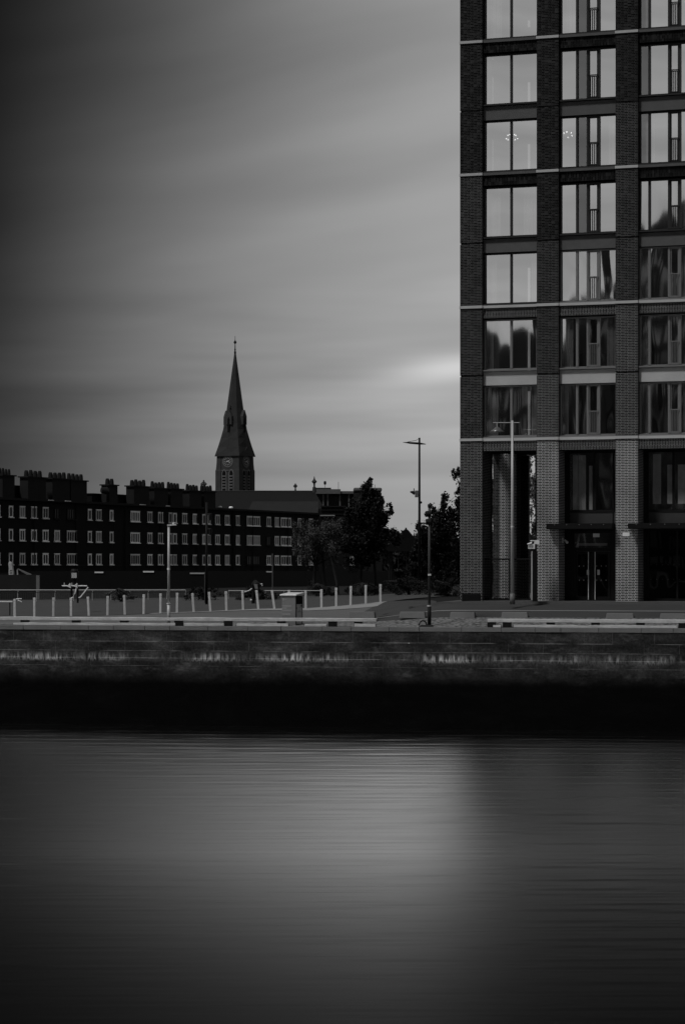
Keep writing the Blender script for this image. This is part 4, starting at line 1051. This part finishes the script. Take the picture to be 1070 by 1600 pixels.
# window building
wcount = 0
def window(bay, z0, z1, kind, gl, fm, row):
    a, b = BAY[bay]; w = b-a; h = z1-z0; y = REC
    fr = MB(); t = .06
    fr.box(0, t, 0, .12, 0, h); fr.box(w-t, w, 0, .12, 0, h); fr.box(t, w-t, 0, .12, h-t, h); fr.box(t, w-t, 0, .12, 0, .07)
    panes = []; rail = None
    if kind == 'two':
        mm = [1.32]; fr.box(1.27, 1.37, -.03, .12, .07, h-t); panes = [(t, 1.27, gl, 0), (1.37, w-t, gl, 0)]
    else:
        if kind == 'four': ms = [(.76, .86), (1.27, 1.36), (1.80, 1.90)]; dims = (0, 1, 2, 0)
        else: ms = [(.42, .52), (1.34, 1.44), (1.84, 1.94)]; dims = (1, 0, 2, 0)
        edges = [t]+[e for m_ in ms for e in m_]+[w-t]
        for m_ in ms: fr.box(m_[0], m_[1], -.05, .12, .07, h-t)
        for i in range(4):
            pa, pb = edges[2*i], edges[2*i+1]
            if dims[i] == 2:
                fr.box(pa, pa+.05, .0, .1, .07, h-t); fr.box(pb-.05, pb, .0, .1, .07, h-t); fr.box(pa+.05, pb-.05, 0, .1, h-t-.06, h-t); fr.box(pa+.05, pb-.05, 0, .1, .07, .14)
                rail = (pa, pb); pa += .05; pb -= .05
            panes.append((pa, pb, 'glass_dim' if dims[i] == 1 and gl != 'glass_wavy' else gl, 0))
    o = fr.build('window', fm, tr_); o.location = (a, y, z0)
    for (pa, pb, g_, _) in panes:
        pn = MB(); pn.v = [(pa, .06, .07), (pb, .06, .07), (pb, .06, h-t), (pa, .06, h-t)]; pn.f = [(0, 1, 2, 3)]
        pn.build('pane', g_, o, recalc=False)
    if rail:
        rl = MB(); pa, pb = rail; hh = h*.46
        rl.box(pa-.03, pb+.03, -.12, -.08, hh, hh+.04); rl.box(pa, pb, -.115, -.085, .06, .09)
        for q_ in range(5): x_ = lerp(pa+.03, pb-.03, q_/4); rl.box(x_-.011, x_+.011, -.11, -.09, .09, hh)
        rl.build('balcony_rail', fm if row < 4 else 'black', o)
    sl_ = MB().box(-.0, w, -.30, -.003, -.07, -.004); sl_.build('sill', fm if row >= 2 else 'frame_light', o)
    return o
kinds = ['two', 'four', 'four_b', 'four']
for k in range(4):
    zb = unitbase(k)
    for bay in range(4):
        a, b = BAY[bay]
        for half in range(2):
            row = 2*k+half
            z0, z1 = (zb+.20, zb+2.62) if half == 0 else (zb+3.37, zb+5.76)
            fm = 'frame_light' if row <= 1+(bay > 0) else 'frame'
            gl = 'glass_wavy' if row <= (1, 2, 3, 3)[bay] else 'glass'
            window(bay, z0, z1, kinds[bay], gl, fm, row)
        # string course across bay, concrete spandrel, soldier lintel, jamb returns
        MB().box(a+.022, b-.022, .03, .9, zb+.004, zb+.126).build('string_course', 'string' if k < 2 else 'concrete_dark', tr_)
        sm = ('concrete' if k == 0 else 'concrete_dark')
        MB().box(a+.004, b-.004, .22, .9, zb+2.64, zb+3.28).build('spandrel_panel', M['string'] if k == 0 else M[sm], tr_)  # storey shading painted in: pale panel at the bottom, darker ones above
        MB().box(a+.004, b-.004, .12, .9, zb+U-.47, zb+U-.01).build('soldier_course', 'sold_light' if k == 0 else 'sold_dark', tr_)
for bay in range(4):
    a, b = BAY[bay]
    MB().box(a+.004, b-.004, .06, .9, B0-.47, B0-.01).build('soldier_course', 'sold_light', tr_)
    MB().box(a+.02, b-.02, -.02, .02, B0-.012, B0-.006).build('drip', 'string', tr_)
XE = 16.02
# floor slabs, back wall, side walls, partitions (seen through the glass)
for k in range(1, 9):
    z = B0-.13 if k == 1 else B0+3.14*(k-1)-.05
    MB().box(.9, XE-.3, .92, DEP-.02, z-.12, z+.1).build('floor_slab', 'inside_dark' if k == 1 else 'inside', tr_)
ztop = unitbase(9)
for bay in range(4):
    a, b = BAY[bay]
    for k in range(4, 9):
        MB().box(a+.004, b-.004, .2, .9, unitbase(k)+.01, unitbase(k)+.4).build('spandrel_panel', 'concrete_dark', tr_)
        MB().box(a+.004, b-.004, .4, .5, unitbase(k)+.41, unitbase(k)+U-.01).build('upper_glazing', 'winpane', tr_)
# left side wall: solid to 5.2 m deep, opening 5.2-6.4, solid to rear
for (d0, d1) in ((.92, 5.0), (6.3, DEP)):
    MB().box(0, .3, d0, d1, 0, ztop).build('side_wall', 'brick_mid', tr_)
zz_ = [(0, .0)]
for k in range(1, 9):
    z = B0 if k == 1 else B0+3.14*(k-1)
    MB().box(.003, .297, 5.003, 6.297, z-.35, z+.25).build('side_spandrel', 'brick_dark', tr_)
# rear wall with narrow openings
def rear(z0, z1, ops, mat):
    x = 0.3
    for (o0, o1) in ops+[(XE, XE)]:
        MB().box(x, o0, DEP, DEP+.3, z0, z1).build('rear_wall', mat, tr_); x = o1
rear(0, B0-.3, [(1.15, 1.5)], 'brick_light')
rear(B0-.3, ztop, [(1.05, 1.25), (1.5, 1.75), (5.6, 6.1)], 'inside')
MB().box(XE-.3, XE, .92, DEP, 0, ztop).build('side_wall', 'brick_mid', tr_)
for bay in range(1, 4):
    MB().box(PIL[bay][0]+.4, PIL[bay][0]+.6, .92, DEP-.02, B0, ztop).build('partition', 'inside', tr_)
MB().box(4.2, 4.5, 1.7, DEP-.02, 0, B0-.3).build('partition', 'brick_dark', tr_)
MB().box(.3, XE-.3, .92, DEP, ztop, ztop+.5).build('roof', 'concrete_dark', tr_)
MB().box(-.02, XE+.02, -.03, .85, ztop+.002, ztop+.6).build('parapet', 'brick_dark', tr_)
MB().box(XE+.03, 52, .4, DEP+4, 0, ztop).build('added_wing_wall', 'brick_dark', tr_)  # unseen wing, added to keep bright sky out of the water reflection
wg = MB()
for i in range(9):
    for k in range(18): wg.box(XE+1+i*3.9, XE+3.7+i*3.9, .3, .395, 1+k*3.14+.6, 1+k*3.14+3.0)
wg.build('added_wing_glazing', 'winpane', tr_)
# curtains / furniture hints inside rooms
M['curtain'] = grey('curtain_cloth', .75, .9, var=.5, sc=4)
rc = random.Random(12)
for bay in range(4):
    a, b = BAY[bay]
    for k in range(8):
        cur = MB(); z = B0+3.14*k+.28
        for side in (0, 1):
            if rc.random() < (.75 if k < 3 else .3):
                wd = rc.uniform(.2, .75); c0 = a+.08 if side == 0 else b-.1-wd; n_ = max(3, int(wd/.09))
                for i in range(n_):
                    x = c0+wd*i/n_; cur.box(x, x+wd/n_*.9, .52+.03*(i % 2), .56+.03*(i % 2), z, z+2.32)
        if cur.v: cur.build('curtain', 'curtain', tr_)
        if rc.random() < .25 and k > 0: MB().box(a+.3, b-.4, 1.4, 2.0, z-.1, z+rc.uniform(.5, .8)).build('furniture', 'inside_dark', tr_)
# ground floor bays 1..3 (glazed lobby), bay 0 open
gh = B0-.47
def glz(bay):
    a, b = BAY[bay]; w = b-a; y = GREC
    f = MB(); zc = 4.22; t = .07
    zl = 3.30
    f.box(0, w, y+.1, y+.3, 3.30, 3.5); f.box(0, .25, y, y+.12, 0, gh); f.box(w-.1, w, y, y+.12, 0, gh)
    f.box(.25, w-.1, y, y+.12, gh-.12, gh); f.box(.25, w-.1, y, y+.12, 4.16, 4.28)
    mull = 1.42
    f.box(mull-.06, mull+.06, y-.02, y+.12, 4.28, gh-.12); f.box(w-.42, w-.37, y, y+.12, 3.5, gh-.12)
    o = f.build('lobby_frame', 'black', tr_); o.location = (a, 0, 0)
    for (p0, p1) in ((.25, mull-.06), (mull+.06, w-.42), (w-.37, w-.1)):
        pn = MB(); pn.v = [(p0, y+.06, 4.28), (p1, y+.06, 4.28), (p1, y+.06, gh-.12), (p0, y+.06, gh-.12)]; pn.f = [(0,1,2,3)]
        pn.build('pane', 'glass_lobby', o, recalc=False)
    pn = MB().box(.25, w-.1, y+.03, y+.07, 3.5, 4.16); pn.build('spandrel_glass', grey('spandrel_glass', .035, .4), o)
    # blinds and columns behind the upper glass
    bl = MB()
    for (p0, p1) in (((.36, .62), (.64, .98), (1.14, 1.3)) if bay == 1 else ((.42, .8), (1.1, 1.34), (1.6, 2.1))): bl.box(p0, p1, y+.14, y+.18, 4.3+.25*(bay == 2), gh-(.2 if p0 < 1 else .7))
    bl.build('blind', grey('blind'+str(bay), .42, .8, var=.6, sc=1.6), o)
    return o
lob = [glz(1), glz(2), glz(3)]
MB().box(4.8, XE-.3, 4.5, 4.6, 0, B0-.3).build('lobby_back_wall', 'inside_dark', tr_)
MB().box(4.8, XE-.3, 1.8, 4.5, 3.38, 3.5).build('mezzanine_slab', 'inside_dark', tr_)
# canopies
for (a, b) in ((4.30, 7.42), (8.15, 11.6), (12.1, 15.2)):
    cn = MB().box(a, b, -.55, GREC, 3.36, 3.62).build('canopy', 'blackmatt', tr_, bevel=.01)
    lt = MB()
    for i in range(5): x_ = lerp(a+.4, b-.4, i/4); lt.ball((x_, -.56, 3.56), .014, 6, 4)
    lt.build('canopy_bolts', 'steel_lt', cn)
# doors in bay 1
a, b = BAY[1]; y = GREC
xs_ = lambda xp: None
def bx_(xp, d): # facade x for image column at depth d
    k_ = (xp-CX)/F; c_, s2 = math.cos(TWA), math.sin(TWA)
    return (k_*(115.4+d*c_)-(5.57+d*s2))/(c_+k_*s2)
dl, dm, dr = bx_(897, y), bx_(924.5, y), bx_(953, y)
f = MB(); f.box(a, dl, y, y+.12, 0, 3.3); f.box(dr, b, y, y+.12, 0, 3.3); f.box(dl, dr, y, y+.12, 2.34, 2.52); f.box(dl, dr, y, y+.12, 3.18, 3.3)
fo = f.build('door_frame', 'black', tr_)
for i, (d0, d1) in enumerate(((dl+.02, dm-.005), (dm+.005, dr-.02))):
    d = MB(); d.box(d0, d0+.12, y+.02, y+.08, .02, 2.32); d.box(d1-.12, d1, y+.02, y+.08, .02, 2.32); d.box(d0+.12, d1-.12, y+.02, y+.08, 2.2, 2.32); d.box(d0+.12, d1-.12, y+.02, y+.08, .02, .2)
    do = d.build('door', 'black', tr_)
    pn = MB(); pn.v = [(d0+.12, y+.05, .2), (d1-.12, y+.05, .2), (d1-.12, y+.05, 2.2), (d0+.12, y+.05, 2.2)]; pn.f = [(0,1,2,3)]; pn.build('pane', 'glass_dark', do, recalc=False)
    hx = bx_(919, y) if i == 0 else bx_(929.5, y)
    MB().tube([(hx, y-.06, .05), (hx, y-.06, 2.3)], .022, 8).build('handle', 'steel_lt', do)
    hx2 = bx_(918, y) if i == 0 else bx_(934.5, y)
    MB().box(hx2-.06, hx2+.06, y-.02, y-.005, 1.22, 1.46).build('push_plate', 'steel', do)
    mk = MB()
    for zz3 in (.95, 1.62):
        for q_ in range(3): xq = lerp(d0+.2, d1-.2, q_/2); mk.box(xq-.02, xq+.02, y+.035, y+.045, zz3, zz3+.04)
    mk.build('safety_dots', 'steel', do)
pn = MB(); pn.v = [(dl, y+.05, 2.52), (dr, y+.05, 2.52), (dr, y+.05, 3.18), (dl, y+.05, 3.18)]; pn.f = [(0,1,2,3)]; pn.build('transom_pane', 'glass_lobby', fo, recalc=False)
MB().box(dl+.1, dr-.2, y+.2, y+.24, 2.6, 2.72).build('ceiling_strip', 'inside', fo)
sx_ = bx_(931, y); MB().box(sx_-.15, sx_+.15, y-.03, y-.01, 3.0, 3.17).build('door_sign', 'steel_lt', fo)
# glass fronts bays 2,3 ground
for bay in (2, 3):
    a, b = BAY[bay]
    f = MB(); f.box(a+.25, b-.1, y, y+.1, 0, .12); f.box(a+1.55, a+1.63, y, y+.1, .12, 3.3); fo2 = f.build('shop_front', 'black', tr_)
    pn = MB(); pn.v = [(a+.25, y+.05, .12), (b-.1, y+.05, .12), (b-.1, y+.05, 3.3), (a+.25, y+.05, 3.3)]; pn.f = [(0,1,2,3)]; pn.build('pane', 'glass_dark', fo2, recalc=False)
    mk = MB()
    for zz3 in (1.0, 1.68):
        for q_ in range(9): xq = lerp(a+.35, b-.2, q_/8); mk.box(xq-.018, xq+.018, y+.03, y+.04, zz3, zz3+.03)
    mk.build('safety_dots', grey('dots', .08, .6), fo2)
# open bay gate panels
a, b = BAY[0]
gp = MB(); 
ga, gb_, gc = bx_(753, .5), bx_(796, .5), bx_(831, .5)
for (p0, p1) in ((ga, gb_), (gb_+.06, gc)):
    gp.box(p0, p0+.05, .48, .54, 0, 2.0); gp.box(p1-.05, p1, .48, .54, 0, 2.0); gp.box(p0+.05, p1-.05, .48, .54, 1.94, 2.0); gp.box(p0+.05, p1-.05, .48, .54, .03, .1)
go = gp.build('gate', 'black', tr_)
gi = MB()
for (p0, p1) in ((ga, gb_), (gb_+.06, gc)):
    n_ = 16
    for i in range(n_): x_ = lerp(p0+.06, p1-.06, i/(n_-1)); gi.box(x_-.006, x_+.006, .505, .515, .1, 1.94)
gi.build('gate_bars', 'black', go)
# inner ground floor column in the open bay
MB().box(.31, 1.2, 6.32, 7.2, 0, B0-.3).build('inner_pillar', 'brick_pale', tr_)
# wall camera
cx_, cy_ = bx_(878.5, .9), .9
MB().box(4.762, 4.80, .78, .9, 2.72, 2.98).build('camera_mount', 'white', tr_)
MB().tube([(4.80,.84,2.86),(4.92,.7,2.84),(5.06,.55,2.74)], [.03,.05,.06], 8).build('security_camera', 'white', tr_)
sx_ = bx_(977.5, 0); MB().box(sx_-.16, sx_+.16, -.04, -.005, 3.02, 3.2).build('number_plate', 'white', tr_)
# chandeliers inside (lit lamps)
M['bulb'] = emit('lit_bulb', 1, 3.0)
def toW(x, y, z): 
    p = tr_.matrix_world if False else None
    return (5.57+x*math.cos(TWA)+y*math.sin(TWA), 115.4-x*math.sin(TWA)+y*math.cos(TWA), BZ+z)
def chand(x, y, z, n, rad, label):
    r = empty('chandelier', toW(x, y, z), label, 'chandelier', 'lit chandeliers in the tower')
    MB().tube([(0,0,0),(0,0,.35)], .01, 6).build('stem', 'steel', r)
    ar = MB()
    for i in range(n):
        t = 2*math.pi*i/n+.3; rr = rad*(1 if i % 2 else .7); zt = -.12 if i % 2 else .06
        ar.tube([(0,0,0),(rr*math.cos(t),rr*math.sin(t),zt)], .008, 5)
        MB().ball((rr*math.cos(t),rr*math.sin(t),zt), .035, 8, 5).build('bulb', 'bulb', r)
    ar.build('arm', 'steel', r)
chand(2.05, 1.9, unitbase(2)+2.12, 10, .28, 'lit chandelier behind the right pane of the left window column')
chand(4.78, 1.8, unitbase(2)+2.08, 6, .28, 'lit chandelier behind the left pane of the second window column')
r = empty('floor_lamp', toW(4.95, 1.6, unitbase(0)+3.2), 'white globe floor lamp glowing inside a second column window', 'lamp')
MB().tube([(0,0,0),(0,0,1.25)], .02, 6).build('stand', 'steel', r); MB().ball((.06,0,1.3), .09, 10, 6).build('globe', 'white', r); MB().ball((.02,0,1.12), .06, 10, 6).build('globe', 'white', r)
# ------------------------------------------------------------------ totem with cameras, beside the tower
Y = 112.9; X0, X1 = PX(831.5, Y), PX(839.5, Y); zb = 5.578
to = empty('entry_totem', (X0, Y, zb), 'tall black entry totem with white cameras on top beside the open bay', 'totem')
MB().box(.0, X1-X0, 0, .3, 0, PZ(858,Y)-zb-.1).build('column', 'blackmatt', to)
MB().box(-.055, -.004, -.01, .31, .05, PZ(858,Y)-zb-.1).build('edge_strip', 'steel', to)
P_ = lambda x, y, d=0: (PX(x,Y)-X0, d, PZ(y,Y)-zb)
MB().loft([[P_(825,857.5,-.05),P_(835,857.5,-.05),P_(835,849.5,-.05),P_(825,851,-.05)],[P_(825,857.5,.25),P_(835,857.5,.25),P_(835,849.5,.25),P_(825,851,.25)]]).build('junction_box', 'white', to)
MB().tube([P_(823,850.3,-.1),P_(827,849.6,-.1),P_(830,848.5,-.1)], [.03,.05,.05], 8).build('camera', 'white', to)
MB().box(P_(834.5,0)[0], P_(842,0)[0], .0, .2, P_(0,850)[2], P_(0,844)[2]).build('camera', 'white', to)
MB().tube([P_(828,845),P_(834,845)], .03, 6).build('arm', 'steel_lt', to)
MB().tube([P_(830,850),P_(830,845)], .02, 6).build('arm', 'steel_lt', to)
# ------------------------------------------------------------------ near bank buildings (seen only as reflections in the tower glass)
def nearblock(x0, x1, y0, y1, h, label, seed):
    r = empty('riverside_block', (x0, y1, 5.5), label, 'office block', 'buildings on the near bank')
    rnd = random.Random(seed)
    MB().box(0, x1-x0, y0-y1, 0, 0, h-5.5).build('wall', grey('near_wall', .04, .9, var=.5, sc=.3), r)
    n = int((x1-x0)/3.2); rows = int((h-8)/3.3)
    for j in range(rows):
        wm = MB()
        for i in range(n):
            if rnd.random() < .2: continue
            wm.box(i*3.2+.7, i*3.2+2.4, .003, .08, j*3.3+1.2, j*3.3+2.9)
        if wm.v: wm.build('window_band', grey('near_window', .5*rnd.uniform(.3, 1), .5, var=.8, sc=.4), r)
    MB().box(-.3, x1-x0+.3, y0-y1-.3, .3, h-5.5+.002, h-5.1).build('roof', 'slate', r)
nearblock(-150, -78, -60, -32, 33.5, 'low office block mirrored at the bottom of the left window column', 1)
nearblock(-77.5, -68.5, -58, -32, 38, 'mid height office block mirrored in the second window column', 2)
nearblock(-68, -8, -62, -34, 47, 'tallest near bank block mirrored in the third window column', 3)
S.cycles.max_bounces = 8
